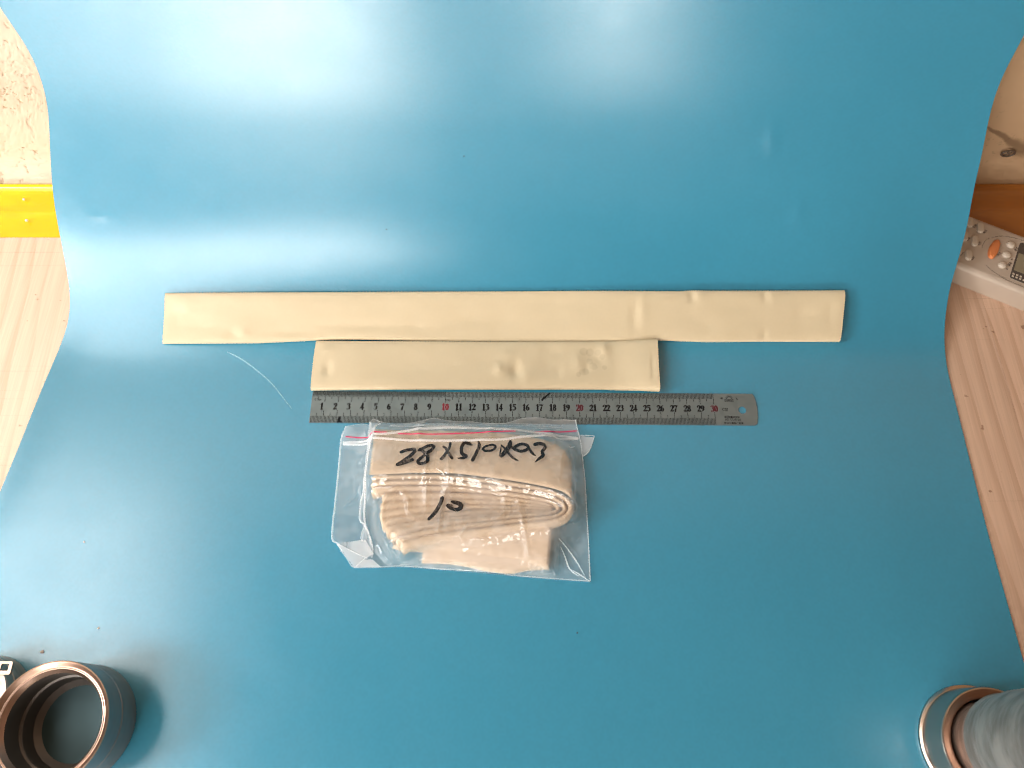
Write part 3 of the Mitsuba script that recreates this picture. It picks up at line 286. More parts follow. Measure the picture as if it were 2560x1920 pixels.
sv = np.unique(np.r_[np.linspace(0, .5, 40), np.linspace(.5, ps[-1], 260)]); tv = np.unique(np.r_[0, np.linspace(0, .1, 30), np.linspace(.1, 1, 160)])
S, TT = np.meshgrid(sv, tv, indexing='ij')
top = sheet_surface(S, TT)
nrm = np.cross(np.gradient(top, axis=1), np.gradient(top, axis=0)); nrm /= -np.linalg.norm(nrm, axis=-1, keepdims=True)
nrm *= np.sign(nrm[..., 2:3] + 1e-9)
n_, m_ = S.shape; q = grid_faces(n_, m_)
v = np.vstack([top.reshape(-1, 3), (top - nrm * .0008).reshape(-1, 3)]); o = n_ * m_
rim = np.r_[np.arange(m_), np.arange(1, n_) * m_ + m_ - 1, (n_ - 1) * m_ + np.arange(m_ - 2, -1, -1), np.arange(n_ - 2, 0, -1) * m_]
rq = np.stack([rim, np.roll(rim, -1), np.roll(rim, -1) + o, rim + o], -1)
add('plastic_sheet', (v, np.vstack([q[:, ::-1], q + o, rq])), 'blue_vinyl', 40)
tag('plastic_sheet', 'blue plastic sheet covering the workbench and curving up against the wall', 'plastic sheet')
_m = ribbon(resample(DATA['scratch'], 30), np.interp(np.linspace(0, 1, 30), [0, .1, .6, 1], [.0002, .0006, .0004, .0002]), .0002, .0001, 3); _s = _m.vertices[:, 1] + .35
add('plastic_sheet__scratch', trimesh.Trimesh(np.c_[_m.vertices[:, 0], cy(_s), cz(_s) + _m.vertices[:, 2]], _m.faces, process=False), 'scratch_white', True)
labels['plastic_sheet__scratch'] = {'label': 'thin pale curved scratch in the blue sheet'}

# ---------------------------------------------------------------- rubber tubes, pressed flat
def on_sheet(v):
    """carry points (x, distance along the sheet - 0.35, height) onto the curving sheet"""
    s = v[:, 1] + .35; ny, nz = -cz(s, 1), cy(s, 1); l = np.hypot(ny, nz)
    return np.c_[v[:, 0], cy(s) + ny / l * v[:, 2], cz(s) + nz / l * v[:, 2]]
def flat_tube(key, north, south, ends, dents, h, seed, wall=.0006):
    """h: full thickness of the flattened tube along its length, function of t in [0, 1]"""
    north, south = np.asarray(north), np.asarray(south)
    nt, m = 420, 72
    t = np.linspace(0, 1, nt)
    xw = ends[0][0] * (1 - t) + ends[1][0] * t; xe = ends[0][2] * (1 - t) + ends[1][2] * t
    yn = PchipInterpolator(north[:, 0], north[:, 1], extrapolate=True)(np.clip(xw, north[0, 0], north[-1, 0])); ys = PchipInterpolator(south[:, 0], south[:, 1], extrapolate=True)(np.clip(xe, south[0, 0], south[-1, 0]))
    bulge = np.array([ends[k][1] - (ends[k][0] + ends[k][2]) / 2 for k in (0, 1)])
    ang = np.arange(m) / m * 2 * np.pi
    cv, sv_ = np.cos(ang), np.sin(ang)
    e = 0.55
    vv = np.sign(cv) * np.abs(cv) ** .8                    # across: -1 south .. 1 north
    zz = np.sign(sv_) * np.abs(sv_) ** e
    def ring(k, inset=0.0, depth=0.0):
        hk = h(t[k])
        vx = vv * (1 - inset * 2 / max(yn[k] - ys[k], .001))
        f = (vx + 1) / 2
        x = xe[k] * (1 - f) + xw[k] * f + (1 - vx ** 2) * (bulge[0] * (1 - t[k]) ** 40 + bulge[1] * t[k] ** 40) + depth
        y = ys[k] * (1 - f) + yn[k] * f
        half = hk / 2 - inset
        z = hk / 2 + zz * half
        topw = np.clip(zz, 0, 1) ** .5
        dz = np.zeros_like(z)
        for dx, dy, sx, sy, a in dents:
            dz += .44 * a * np.exp(-((x - dx) / sx) ** 2 - ((y - dy) / sy) ** 2)
        dz += .0011 * (meshkit.fbm(np.stack([x * 26, y * 40, 0 * x + seed], -1), 3, seed) - .5) * (1 - vx ** 4)
        z = z + topw * dz * np.clip(hk / .006, .4, 1.3)
        return np.stack([x, y, np.maximum(z, .0003 + inset)], -1)
    rings = [ring(0, wall, .0016), ring(0, wall, .0002)] + [ring(k) for k in range(nt)] + [ring(nt - 1, wall, -.0002), ring(nt - 1, wall, -.0016)]
    v = np.vstack(rings); f = grid_faces(len(rings), m, True)
    v = on_sheet(v)
    add(key, (v, f[:, ::-1]), 'latex', 35)
flat_tube('long_tube', DATA['long_n'], DATA['long_s'], DATA['long_ends'], DATA['long_dents'],
          lambda t: .0062 + .0016 * np.sin(3 * np.pi * t) - .0018 * np.exp(-t / .03) + .0022 * sm(.93, 1, t), 3)
tag('long_tube', 'long flattened cream rubber tube lying above the shorter one', 'rubber tube')
flat_tube('short_tube', DATA['short_n'], DATA['short_s'], DATA['short_ends'], DATA['short_dents'],
          lambda t: .0072 - .0012 * np.exp(-t / .05) + .0042 * sm(.86, 1, t), 7)
tag('short_tube', 'short flattened cream rubber tube directly above the steel ruler', 'rubber tube')

# ---------------------------------------------------------------- steel ruler
ro = np.array(DATA['ruler']['o']); rx = np.array(DATA['ruler']['x']) - ro; rx /= np.linalg.norm(rx); ry = np.array([-rx[1], rx[0]])
RZ = .0011
def ruler_place(m):
    v = np.array(m.vertices); v[:, :2] = ro + v[:, :1] * rx + v[:, 1:2] * ry
    return trimesh.Trimesh(v, m.faces, process=False)
W_, L_ = .0253, .3320
body = Polygon([(0, 0), (L_ - .0035, 0)] + [(L_ - .0035 + .0035 * math.sin(a) ** .8 if 0 else L_ - .0042 * (2 * abs(u) ** 2.2) , W_ / 2 + u * W_) for u, a in [(k / 24 - .5, 0) for k in range(1, 24)]] + [(L_ - .0042 * 2 * .5 ** 2.2 - .0006, W_), (0, W_)])
rb = body.difference(Point(.3208, W_ / 2 - .0006).buffer(.0029, 24))
add('steel_ruler', ruler_place(trimesh.util.concatenate([flat(rb, .0001, RZ - .0002), flat(rb.buffer(-.0002), RZ - .0002, RZ)])), 'brushed_steel')
tag('steel_ruler', 'steel ruler with centimetre numerals lying below the short tube', 'ruler')
tick = []
for k in range(0, 301):
    x = k * .001; h = .0101 if k % 10 == 0 else (.0078 if k % 5 == 0 else .0053)
    tick.append(sbox(x - .00021, .0002, x + .00021, h))
    h = .0088 if k % 10 == 0 else (.0066 if k % 5 == 0 else .0045)
    tick.append(sbox(x - .00021, W_ - h, x + .00021, W_ - .0002))
    if k < 100: tick.append(sbox(x + .0005 - .00011, W_ - .0031, x + .0005 + .00011, W_ - .0002))
tick = [t for t in tick if t.bounds[0] > .0004]
key = add('steel_ruler__tick_marks', ruler_place(trimesh.util.concatenate([flat(t, RZ + .00004, RZ + .00011) for t in tick])), 'grey_ink'); tag(key, kind='stuff')
def ell(cx, cy, a, b, n=28, w=.12, w2=.12): return [(cx + a * math.cos(2 * math.pi * k / n), cy + b * math.sin(2 * math.pi * k / n), w2 + (w - w2) * abs(math.cos(2 * math.pi * k / n))) for k in range(n + 1)]
DIG = {'1': [[(.27, .02, .17), (.27, .95, .17)], [(.08, .03, .06), (.46, .03, .06)], [(.08, .82, .06), (.27, .97, .07)]],
 '2': [[(.06, .74, .12), (.10, .9, .1), (.24, .97, .08), (.38, .88, .15), (.41, .72, .17), (.33, .5, .13), (.18, .27, .09), (.06, .1, .07)], [(.06, .08, .14), (.44, .08, .14)], [(.46, .08, .05), (.48, .24, .04)]],
 '3': [[(.07, .8, .1), (.14, .94, .07), (.26, .97, .07), (.38, .86, .14), (.37, .68, .14), (.27, .56, .07), (.2, .54, .05)], [(.2, .55, .05), (.33, .52, .08), (.42, .38, .16), (.41, .2, .16), (.28, .06, .08), (.14, .04, .08), (.06, .12, .1)]],
 '4': [[(.34, .02, .15), (.34, .97, .15)], [(.33, .97, .06), (.04, .3, .06)], [(.02, .27, .11), (.50, .27, .11)]],
 '5': [[(.12, .92, .14), (.44, .92, .14)], [(.12, .93, .07), (.1, .55, .06)], [(.1, .55, .06), (.25, .62, .08), (.4, .5, .14), (.43, .3, .17), (.36, .12, .12), (.2, .03, .07), (.06, .1, .11)]],
 '6': [[(.42, .94, .05), (.25, .85, .1), (.12, .65, .15), (.08, .38, .17), (.12, .15, .14), (.25, .04, .07), (.37, .13, .13), (.42, .3, .16), (.38, .48, .13), (.27, .56, .07), (.14, .46, .06)]],
 '7': [[(.05, .76, .05), (.06, .93, .06)], [(.06, .91, .14), (.45, .91, .14)], [(.45, .9, .07), (.32, .55, .1), (.24, .3, .14), (.21, .05, .17)]],
 '8': [ell(.25, .75, .14, .20, w=.13, w2=.08), ell(.25, .27, .17, .24, w=.14, w2=.08)], '0': [ell(.25, .5, .17, .46, w=.16, w2=.06)],
 'c': [[(.40, .47, .1), (.30, .57, .07), (.17, .54, .1), (.09, .32, .14), (.16, .1, .1), (.28, .03, .07), (.42, .12, .05)]],
 'm': [[(.08, .02, .12), (.08, .56, .12)], [(.08, .48, .06), (.2, .57, .08), (.28, .47, .12), (.28, .02, .12)], [(.28, .48, .06), (.42, .57, .08), (.50, .47, .12), (.50, .02, .12)]],
 '.': [[(.15, .05, .12), (.16, .05, .12)]]}
DIG['9'] = [[(.5 - x, 1 - y, w) for x, y, w in s_] for s_ in DIG['6']]
ADV = {'m': .64, '.': .3, 'c': .50}
def glyph_poly(text, h, bold=1.0):
    x, out = 0, []
    for ch in text:
        if ch != ' ':
            for s_ in DIG[ch]: out.append(stroke([(h * (x + a), h * b, h * w * bold) for a, b, w in s_]))
        x += ADV.get(ch, .54)
    return unary_union(out), x * h
from shapely import affinity
def print_on_ruler(key, poly, ink):
    return add(key, ruler_place(flat(poly, RZ + .00004, RZ + .00012)), ink)
for k in range(1, 31):
    g, wd = glyph_poly(str(k), .0049, 1.65)
    x = k * .01 + (.0002 - .0020 if k < 10 else -.0001) - wd / 2 + .0002 * (k >= 10)
    print_on_ruler('steel_ruler__numeral', affinity.translate(g, x, .0106), 'black_ink' if k % 10 else ('red_ink' if k == 10 else 'worn_red_ink'))
g, wd = glyph_poly('cm', .0040, .9); print_on_ruler('steel_ruler__unit_mark', affinity.translate(g, .3058, .0112), 'black_ink')
g, wd = glyph_poly('mm', .0023, .9); print_on_ruler('steel_ruler__unit_mark', affinity.translate(g, .1008, .0178), 'black_ink')
g, wd = glyph_poly('0.5mm', .0020, .8); print_on_ruler('steel_ruler__unit_mark', affinity.translate(g, .0022, .0176), 'grey_ink')
def cjk(text, h):
    out = []
    for i, ch in enumerate(text):
        if ch in DIG:
            g_, _ = glyph_poly(ch, h); out.append(affinity.translate(g_, i * h * 1.05, 0)); continue
        for rings in DATA['glyphs'][ch]:
            p_ = Polygon(rings[0], rings[1:]).buffer(0)
            out.append(affinity.translate(affinity.scale(p_.buffer(.8), h / 40, h / 40, origin=(0, 0)), i * h * 1.05, 0))
    return unary_union(out)
print_on_ruler('steel_ruler__maker_text', affinity.translate(cjk('量制苏字', .0017), .3112, .0056), 'black_ink')
g, wd = glyph_poly('00722058', .0018, .8); print_on_ruler('steel_ruler__maker_text', affinity.translate(affinity.scale(g, 1.55, 1, origin=(0, 0)), .3070, .0033), 'black_ink')
print_on_ruler('steel_ruler__maker_text', affinity.translate(cjk('常州工量具厂制造', .0017), .3062, .0009), 'black_ink')
oval = affinity.scale(Point(0, 0).buffer(1, 24), .0021, .0010).difference(affinity.scale(Point(0, 0).buffer(1, 24), .0016, .0006)).union(sbox(-.0015, -.0001, .0015, .0001))
sun = [Point(0, 0).buffer(.0021, 20).difference(Point(0, 0).buffer(.0016, 20)).intersection(sbox(-.003, 0, .003, .003))]
sun += [stroke([(.0024 * math.cos(a), .0024 * math.sin(a), .0003), (.0030 * math.cos(a), .0030 * math.sin(a), .0002)]) for a in np.linspace(.35, math.pi - .35, 7)]
sun += [stroke([(-.0036 + .0006 * j, -.0005 - .0007 * r + .0002 * math.sin(j * 1.3 + r), .00035) for j in range(12)]) for r in range(3)]
sun += [stroke([(-.0062, .0004, .0009), (-.0052, .0009, .0007), (-.0054, -.0001, .0006)]), stroke([(.0052, .0009, .0006), (.0055, .0001, .0005), (.0064, -.0003, .0004)])]
print_on_ruler('steel_ruler__emblem', affinity.translate(unary_union(sun), .3120, .0209), 'black_ink')
print_on_ruler('steel_ruler__emblem', affinity.translate(oval, .3090, .0064), 'black_ink')
print_on_ruler('steel_ruler__pen_mark', affinity.translate(stroke([(.1722, .0192, .0016), (.1745, .0215, .0013), (.1780, .0246, .0010)]), 0, 0), 'black_ink')
print_on_ruler('steel_ruler__pen_mark', Polygon([(.0203, 0.0002), (.0212, .0012), (.0214, .0040), (.0220, .0048), (.0228, .0044), (.0230, .0018), (.0242, .0002)]).buffer(.0001), 'black_ink')

# ---------------------------------------------------------------- folded tubes inside the bag
bundle = []
def fold_band(key, n, s_, zn, zs, crown=.0012, drop=.006, nx=120, m=26):
    """flattened tube layer between a north and a south outline, with rounded edges running down"""
    n, s_ = resample(n, nx), resample(s_, nx)
    v = np.linspace(0, 1, m); rows = []
    for i in range(nx):
        p = n[i][None] * (1 - v[:, None]) + s_[i][None] * v[:, None]
        e = np.minimum(v, 1 - v) * np.linalg.norm(n[i] - s_[i]); r = .0022
        edge = np.where(e < r, 1 - np.sqrt(np.clip(1 - (1 - np.clip(e / r, 0, 1)) ** 2, 0, 1)), 0)
        en = min(i, nx - 1 - i) / nx * np.linalg.norm(n[0] - n[-1]); ee = 1 - math.sqrt(max(0, 1 - (1 - min(en / r, 1)) ** 2))
        z = zn * (1 - v) + zs * v + crown * 4 * v * (1 - v) - drop * np.maximum(edge, ee)
        z = z + .0012 * (meshkit.fbm(np.c_[p * 35, 0 * v + len(bundle)], 3, 4) - .5)
        rows.append(np.c_[p, np.maximum(z, .0012)])
    V = np.vstack(rows); bundle.append(V)
    return add(key, (V, grid_faces(nx, m)[:, ::-1] if n[0][1] < s_[0][1] else grid_faces(nx, m)[:, ::-1]), 'latex_folded', True)
def edge_band(key, c, w, z, drop=.008, nx=150, m=16):
    """folded-over tube seen on edge: a rounded bead along a path, running down between its neighbours"""
    cw = resample(np.c_[np.asarray(c), w], nx); p, wd = cw[:, :2], cw[:, 2]
    t = np.gradient(p, axis=0); t /= np.linalg.norm(t, axis=1, keepdims=True); nr = np.c_[-t[:, 1], t[:, 0]]
    u = np.sin(np.linspace(-1, 1, m) * np.pi / 2)
    rows = []
    for i in range(nx):
        en = min(i, nx - 1 - i) * .0009; ee = 1 - math.sqrt(max(0, 1 - (1 - min(en / .003, 1)) ** 2))
        zz = z - (.10 - p[i, 1]) * -.10 - .0042 * np.abs(u) ** 2.2 - drop * np.clip((np.abs(u) - .86) / .14, 0, 1) ** 2 - .006 * ee
        zz = zz + .0005 * (meshkit.noise(np.array([[p[i, 0] * 40, p[i, 1] * 60, len(bundle)]]), 3)[0] - .5)
        rows.append(np.c_[p[i] + nr[i] * (u * wd[i] / 2 * 1.04)[:, None], np.maximum(zz, .0012)])
    V = np.vstack(rows); bundle.append(V)
    return add(key, (V, grid_faces(nx, m)[:, ::-1]), 'latex_folded', True)
B_ = 'folded_tube_bundle__tube_layer'
for k, crown in (('b_tail', .0010), ('b_low', .0014)):
    d = DATA[k]; fold_band(B_, d['n'], d['s'], *{'b_tail': (.0075, .0045), 'b_low': (.0135, .0095)}[k], crown=crown)
for d, z in zip(DATA['b_f'][::-1], (.0172, .0176, .0180, .0185, .0190)): edge_band(B_, d['c'], d['w'], z)
edge_band(B_, DATA['b_u2']['c'], DATA['b_u2']['w'], .0205)
edge_band(B_, DATA['b_u1']['c'], DATA['b_u1']['w'], .0214)
edge_band(B_, DATA['b_u0']['c'], DATA['b_u0']['w'], .0226)
for k, zz in (('b_face', (.014, .0243)),):
    fold_band(B_, DATA[k]['n'], DATA[k]['s'], *zz, crown=.0008, drop=.0016)
tag('folded_tube_bundle', 'folded stack of ten cream rubber tubes inside the zip bag', 'tube bundle')

# ---------------------------------------------------------------- clear zip bag
gx0, gy0, gs = -.18, .06, .001
GX, GY = np.meshgrid(np.arange(gx0, .10, gs), np.arange(gy0, .24, gs), indexing='ij')
hf = np.zeros_like(GX)
for V in bundle:
    i = np.clip(((V[:, 0] - gx0) / gs).round().astype(int), 0, GX.shape[0] - 1); j = np.clip(((V[:, 1] - gy0) / gs).round().astype(int), 0, GX.shape[1] - 1)
    np.maximum.at(hf, (i, j), V[:, 2])
hf = maximum_filter(hf, 5)
film_h = np.maximum(gaussian_filter(maximum_filter(hf, 5), 2.5), gaussian_filter(hf, 7) * .9) + .0012
def film_z(x, y):
    return map_coordinates(film_h, [(np.asarray(x) - gx0) / gs, (np.asarray(y) - gy0) / gs], order=1, mode='nearest')
def coons(left, right, top_, bot, nu, nv):
    l, r = resample(left, nv), resample(right, nv); t, b = resample(top_, nu), resample(bot, nu)
    u = np.linspace(0, 1, nu)[:, None, None]; w = np.linspace(0, 1, nv)[None, :, None]   # w: 0 top .. 1 bottom
    return (1 - u) * l[None] + u * r[None] + (1 - w) * t[:, None] + w * b[:, None] - ((1 - u) * (1 - w) * t[0] + u * (1 - w) * t[-1] + (1 - u) * w * b[0] + u * w * b[-1])
left = DATA['bag_left'] + DATA['bag_corner'][1:]
nu, nv = 260, 190
P2 = coons(left, DATA['bag_right'], DATA['bag_top'], DATA['bag_bottom'], nu, nv)
u = np.linspace(0, 1, nu)[:, None]; w = np.linspace(0, 1, nv)[None]
edge = np.minimum(np.minimum(u, 1 - u) * .19, np.minimum(w * .13 * 3, (1 - w) * .10))
zf = film_z(P2[..., 0], P2[..., 1])
wr = meshkit.fbm(np.stack([P2[..., 0] * 60, P2[..., 1] * 45, 0 * zf], -1), 4, 21)
fine = meshkit.fbm(np.stack([P2[..., 0] * 210, P2[..., 1] * 190, 0 * zf], -1), 2, 51) - .5
ridge = 1 - np.abs(2 * meshkit.fbm(np.stack([P2[..., 0] * 38 + 3, P2[..., 1] * 30, 0 * zf], -1), 2, 33) - 1)
zf = zf + (.0009 * fine + .0014 * (wr - .5) + .0022 * np.clip(ridge - .86, 0, 1) / .14 * .6) * sm(0, .01, edge)
zf = np.minimum(zf, .0014 + edge * 1.15 + 0 * zf) * (edge < .02) + zf * (edge >= .02)
lip = (w < .09)
zf = np.maximum(zf, .0022) + .0016 * np.sin(P2[..., 0] * 95) * (1 - sm(.02, .14, w)) + .0018 * (1 - sm(.0, .2, w))
zf = np.where(edge < .0006, np.minimum(zf, .0035), zf)
under = map_coordinates(hf, [(P2[..., 0] - gx0) / gs, (P2[..., 1] - gy0) / gs], order=1, mode='nearest')
zf = np.where(under > .002, np.maximum(zf, under + .0009), zf)
zf = np.maximum(zf, gaussian_filter(zf, 1.2))
add('zip_bag__front_film', (np.dstack([P2, zf]).reshape(-1, 3), grid_faces(nu, nv)[:, ::-1]), 'bag_film', True)
def film_zz(x, y): return film_z(x, y)
from scipy.interpolate import LinearNDInterpolator
_sub = (slice(None, None, 2), slice(None, None, 2))
_fz = LinearNDInterpolator(P2[_sub].reshape(-1, 2), zf[_sub].ravel(), fill_value=.003)
def on_film(m, lift):
    """drape a flat mesh over the front film"""
    v = np.array(m.vertices); v[:, 2] = v[:, 2] + _fz(v[:, 0], v[:, 1]) + lift
    return trimesh.Trimesh(v, m.faces, process=False)
outline = Polygon(DATA['bag_top'] + DATA['bag_right'][1:] + DATA['bag_bottom'][::-1][1:] + DATA['bag_corner'][::-1][1:] + DATA['bag_left'][::-1][1:-1]).buffer(.0003)
back = trimesh.creation.triangulate_polygon(outline.union(Polygon(DATA['bag_flap']).buffer(.0003)).buffer(.0002), engine='earcut')
bv, bf_ = back; add('zip_bag__back_film', (np.c_[bv, np.full(len(bv), .0007)], bf_), 'bag_back_film')
def drape(c, wd, lift, ht=.0003, n=90, m=5):
    c = resample(c, n); return ribbon(c, wd, _fz(c[:, 0], c[:, 1]) + lift, ht, m)
rg = np.random.default_rng(4)
def seam(key, c, wd, bsdf='bag_seam', n=120):
    c = resample(c, n); jit = wd * (1 + .5 * (rg.random(n) - .3)); zz = np.maximum(_fz(c[:, 0], c[:, 1]), .0016) + .0003
    return add(key, ribbon(c, jit, zz, .0004), bsdf, True)
seam('zip_bag__side_seam', left[:8] + left[8:11], .0011)
seam('zip_bag__side_seam', DATA['bag_right'], .0006)
seam('zip_bag__bottom_fold', DATA['bag_corner'][2:] + DATA['bag_bottom'][1:], .0007, 'bag_crease')
seam('zip_bag__top_edge', DATA['bag_top'], .0006, 'bag_crease')
fl_ = flat(Polygon(DATA['bag_flap']), 0, .0002); v = np.array(fl_.vertices); v[:, 2] += .0012 + .010 * sm(.0, .012, v[:, 0] - .035) * 0
add('zip_bag__back_corner', trimesh.Trimesh(v, fl_.faces, process=False), 'bag_crease')
seam('zip_bag__back_corner_edge', DATA['bag_flap'][:5], .0005, 'bag_seam')
for k, c in enumerate(DATA['bag_fold']): add('zip_bag__fold', drape(c, np.interp(np.linspace(0, 1, 90), [0, .3, .6, 1], [.0012, .0008, .0013, .0006]), .0004, .0012), 'bag_seam', True)
# crushed gusset between the two folds at the left
fa, fb = resample(DATA['bag_fold'][0], 60), resample(DATA['bag_fold'][1], 60)
q = np.stack([fa * (1 - k) + fb * k for k in np.linspace(0, 1, 8)], 1); zq = _fz(q[..., 0], q[..., 1]) + .0006 + .0012 * np.sin(np.linspace(0, 3 * np.pi, 8))[None] * (.3 + meshkit.noise(np.stack([q[..., 1] * 160, q[..., 0] * 90, 0 * q[..., 0]], -1), 6))
add('zip_bag__gusset', (np.dstack([q, zq]).reshape(-1, 3), grid_faces(60, 8)), 'bag_crease', True)
for k, c in enumerate(DATA['bag_facets']):
    m = flat(Polygon(c), 0, .0002); v = np.array(m.vertices); cc = np.mean(c, 0)
    v[:, 2] += .0030 + .35 * (v[:, 0] - cc[0]) * (1, .4, .8)[k] * (1 if k != 1 else -1) * .3
    add('zip_bag__crushed_corner', trimesh.Trimesh(v, m.faces, process=False), 'bag_crease')
for c in DATA['bag_creases']: add('zip_bag__crease', drape(c, np.r_[np.linspace(.0003, .0010, 45), np.linspace(.0010, .0003, 45)], .0004, .0008), 'bag_seam', True)  # bright glints along the creases put in as milky strips
for c in DATA['zip_white']: add('zip_bag__zip_track', drape(c, .0018, .0006, .0010), 'zip_plastic', True)
key = add('zip_bag__red_line', trimesh.util.concatenate([drape(c, .0009, .0009, .0002, 40, 3) for c in DATA['zip_red']]), 'zip_ink', True)
labels[key] = {'label': 'red line along the zip closure'}
key = add('zip_bag__lip_rib', trimesh.util.concatenate([drape(c, .00035, .0003, .0005, 60, 3) for c in DATA['lip_lines']]), 'bag_crease', True); tag(key, kind='stuff')
def refine(p, lift=.00025):
    m = flat(p, 0, .00012); v, f = trimesh.remesh.subdivide_to_size(m.vertices, m.faces, .003)
    return on_film(trimesh.Trimesh(v, f, process=False), lift)
key = add('zip_bag__inscription', refine(unary_union([stroke([(x, y, w * 1.2) for x, y, w in s_]) for s_ in DATA['hand_dim']])), 'marker_ink'); labels[key] = {'label': 'black marker inscription reading 28x510x0.3'}
key = add('zip_bag__count_inscription', refine(unary_union([stroke([(x, y, w * 1.15) for x, y, w in s_]) for s_ in DATA['hand_count']])), 'marker_ink'); labels[key] = {'label': 'black marker number 10 in the middle of the bag'}
tag('zip_bag', 'clear zip bag with a red line and black handwriting below the ruler', 'plastic bag')

# ---------------------------------------------------------------- steel pieces holding the sheet down
c = (-.2723, -.001)
add('steel_collar__body', lathe([(.0220, .0002), (.0349, .0002), (.0351, .0006), (.0351, .0185), (.0347, .0188), (.0347, .0194), (.0351, .0197), (.0351, .0352)], c, 128), 'dark_steel', 30)
add('steel_collar__rim', lathe([(.0351, .0352), (.0349, .0359), (.0343, .0361), (.0338, .0357), (.0318, .0336), (.0313, .0335), (.0308, .0338), (.0304, .0337), (.0286, .0308), (.0283, .0303)], c, 128), 'bare_steel', 30)
add('steel_collar__bore', lathe([(.0283, .0303), (.0281, .0160), (.0268, .0156), (.0264, .0150), (.0262, .0040), (.0226, .0012)], c, 128), 'bore_steel', 30)
add('steel_collar__base', lathe([(.0226, .0012), (.0001, .0012)], c, 96), 'base_teal', 30)  # dark teal disc closing the foot of the bore
tag('steel_collar', 'open grey steel collar with bare coppery rim in lower left corner', 'steel collar')
c = (-.3345, .012)
add('clamp_cylinder__body', lathe([(.0001, .0002), (.0270, .0002), (.0274, .0010), (.0275, .0170), (.0271, .0173), (.0271, .0178), (.0275, .0181), (.0275, .0250), (.0269, .0260), (.0001, .0262)], c, 96), 'worn_steel', 30)
pl = sbox(-.345, .0275, -.3065, .0328).buffer(.0012, 6).difference(sbox(-.3115, .0290, -.3078, .0320).buffer(.0005, 4))
add('clamp_cylinder__slotted_plate', flat(pl, .0290, .0306), 'bare_steel')
m = trimesh.creation.box([.024, .006, .0287]); m.apply_translation([-.333, .0302, .0146]); add('clamp_cylinder__bracket', m, 'worn_steel')
tag('clamp_cylinder', 'grey steel cylinder with a slotted plate at the left edge', 'steel clamp')
c = (.2876, -.0124)
add('steel_weight__collar', lathe([(.0250, .0002), (.0336, .0002), (.0340, .0010), (.0340, .0030), (.0328, .0040), (.0322, .0042), (.0321, .0050), (.0321, .0245), (.0316, .0257), (.0308, .0260)], c, 160), 'turned_steel', 30)
add('steel_weight__rim', lathe([(.0308, .0260), (.0282, .0254), (.0268, .0248), (.0256, .0236), (.0250, .0150), (.0250, .0060)], c, 160), 'bare_steel', 30)
add('steel_weight__shaft', lathe([(.0001, .004), (.0236, .0040), (.0238, .0260), (.0246, .0300), (.0252, .0340), (.0262, .0385), (.0276, .0410), (.0280, .0425), (.0276, .0440), (.0284, .0520), (.0294, .0600), (.0298, .0740), (.0298, .1190), (.0290, .1200), (.0001, .1202)], c, 160), 'worn_steel', 30)
tag('steel_weight', 'worn steel shaft standing in a polished collar in lower right corner', 'steel weight')

# ---------------------------------------------------------------- remote control
R_ = DATA['remote']; eo = np.array(R_['o']); eu = np.array(R_['eu']); ev = np.array([-eu[1], eu[0]])
def rplace(m, u_, v_, z_=0.0, rot=0.0):
    q = np.array(m.vertices); cr, sr_ = math.cos(rot), math.sin(rot)
    x, y = q[:, 0] * cr - q[:, 1] * sr_ + u_, q[:, 0] * sr_ + q[:, 1] * cr + v_
    return trimesh.Trimesh(np.c_[eo + x[:, None] * eu + y[:, None] * ev, q[:, 2] + z_ + BZ], m.faces, process=False)
RT = .0200
add('remote_control__shell', rplace(rounded_box(.150, .0535, RT, .0045, 6), .038, -.0245), 'remote_shell', 30)
for p in R_['pills']:
    q = np.asarray(LineString([(0, -.0022), (0, .0022)]).buffer(.0026, 10).exterior.coords)[:-1]
    rows = [(q, 0), (q, .0012), (q * [.9, .95], .0020), (q * [.6, .8], .0023), (q * .01, .0024)]
    V = np.vstack([np.c_[a, np.full(len(a), z)] for a, z in rows]); f = grid_faces(len(rows), len(q), True)
    add('remote_control__button', rplace(trimesh.Trimesh(V, np.vstack([f[:, [0, 1, 2]], f[:, [0, 2, 3]]]), process=False), p[0], p[1], RT, .25), 'remote_key', 40)
for p in R_['rounds']:
    add('remote_control__round_button', rplace(lathe([(.0031, 0), (.0031, .0012), (.0026, .0020), (.0014, .0024), (.00005, .0025)], (0, 0), 32), p[0], p[1], RT), 'remote_key', 40)
q = resample(R_['orange'] + R_['orange'][:1], 61)[:-1]; cc = q.mean(0)
rows = [(1.0, 0), (1.0, .0016), (.93, .0024), (.7, .0029), (.02, .0031)]
V = np.vstack([np.c_[cc + (q - cc) * k, np.full(len(q), z)] for k, z in rows]); f = grid_faces(len(rows), 60, True)
add('remote_control__orange_button', rplace(trimesh.Trimesh(V, np.vstack([f[:, [0, 1, 2]], f[:, [0, 2, 3]]])[:, ::-1], process=False), 0, 0, RT), 'orange_key', 40)
bw = abs(R_['bez'][0][1] - R_['bez'][1][1]); bc = (R_['bez'][0][1] + R_['bez'][1][1]) / 2
bz = sbox(-.0002, -bw / 2, .045, bw / 2).buffer(.0004)
m = flat(sbox(.0020, -bw / 2 + .002, .044, bw / 2 - .002).buffer(.0020, 6), 0, .0005); add('remote_control__screen_frame', rplace(m, R_['bez'][0][0] - .0006, bc, RT), 'lcd_bezel')
m = flat(sbox(0, -.0088, .034, .0088), 0, .0002); add('remote_control__screen', rplace(m, R_['lcd'][0][0] - .0004, (R_['lcd'][0][1] + R_['lcd'][1][1]) / 2, RT + .0005), 'lcd_glass')
def rprint(key, poly, u_, v_, rot=0.0): add(key, rplace(flat(poly, .00004, .00014), u_, v_, RT, rot), 'remote_print')
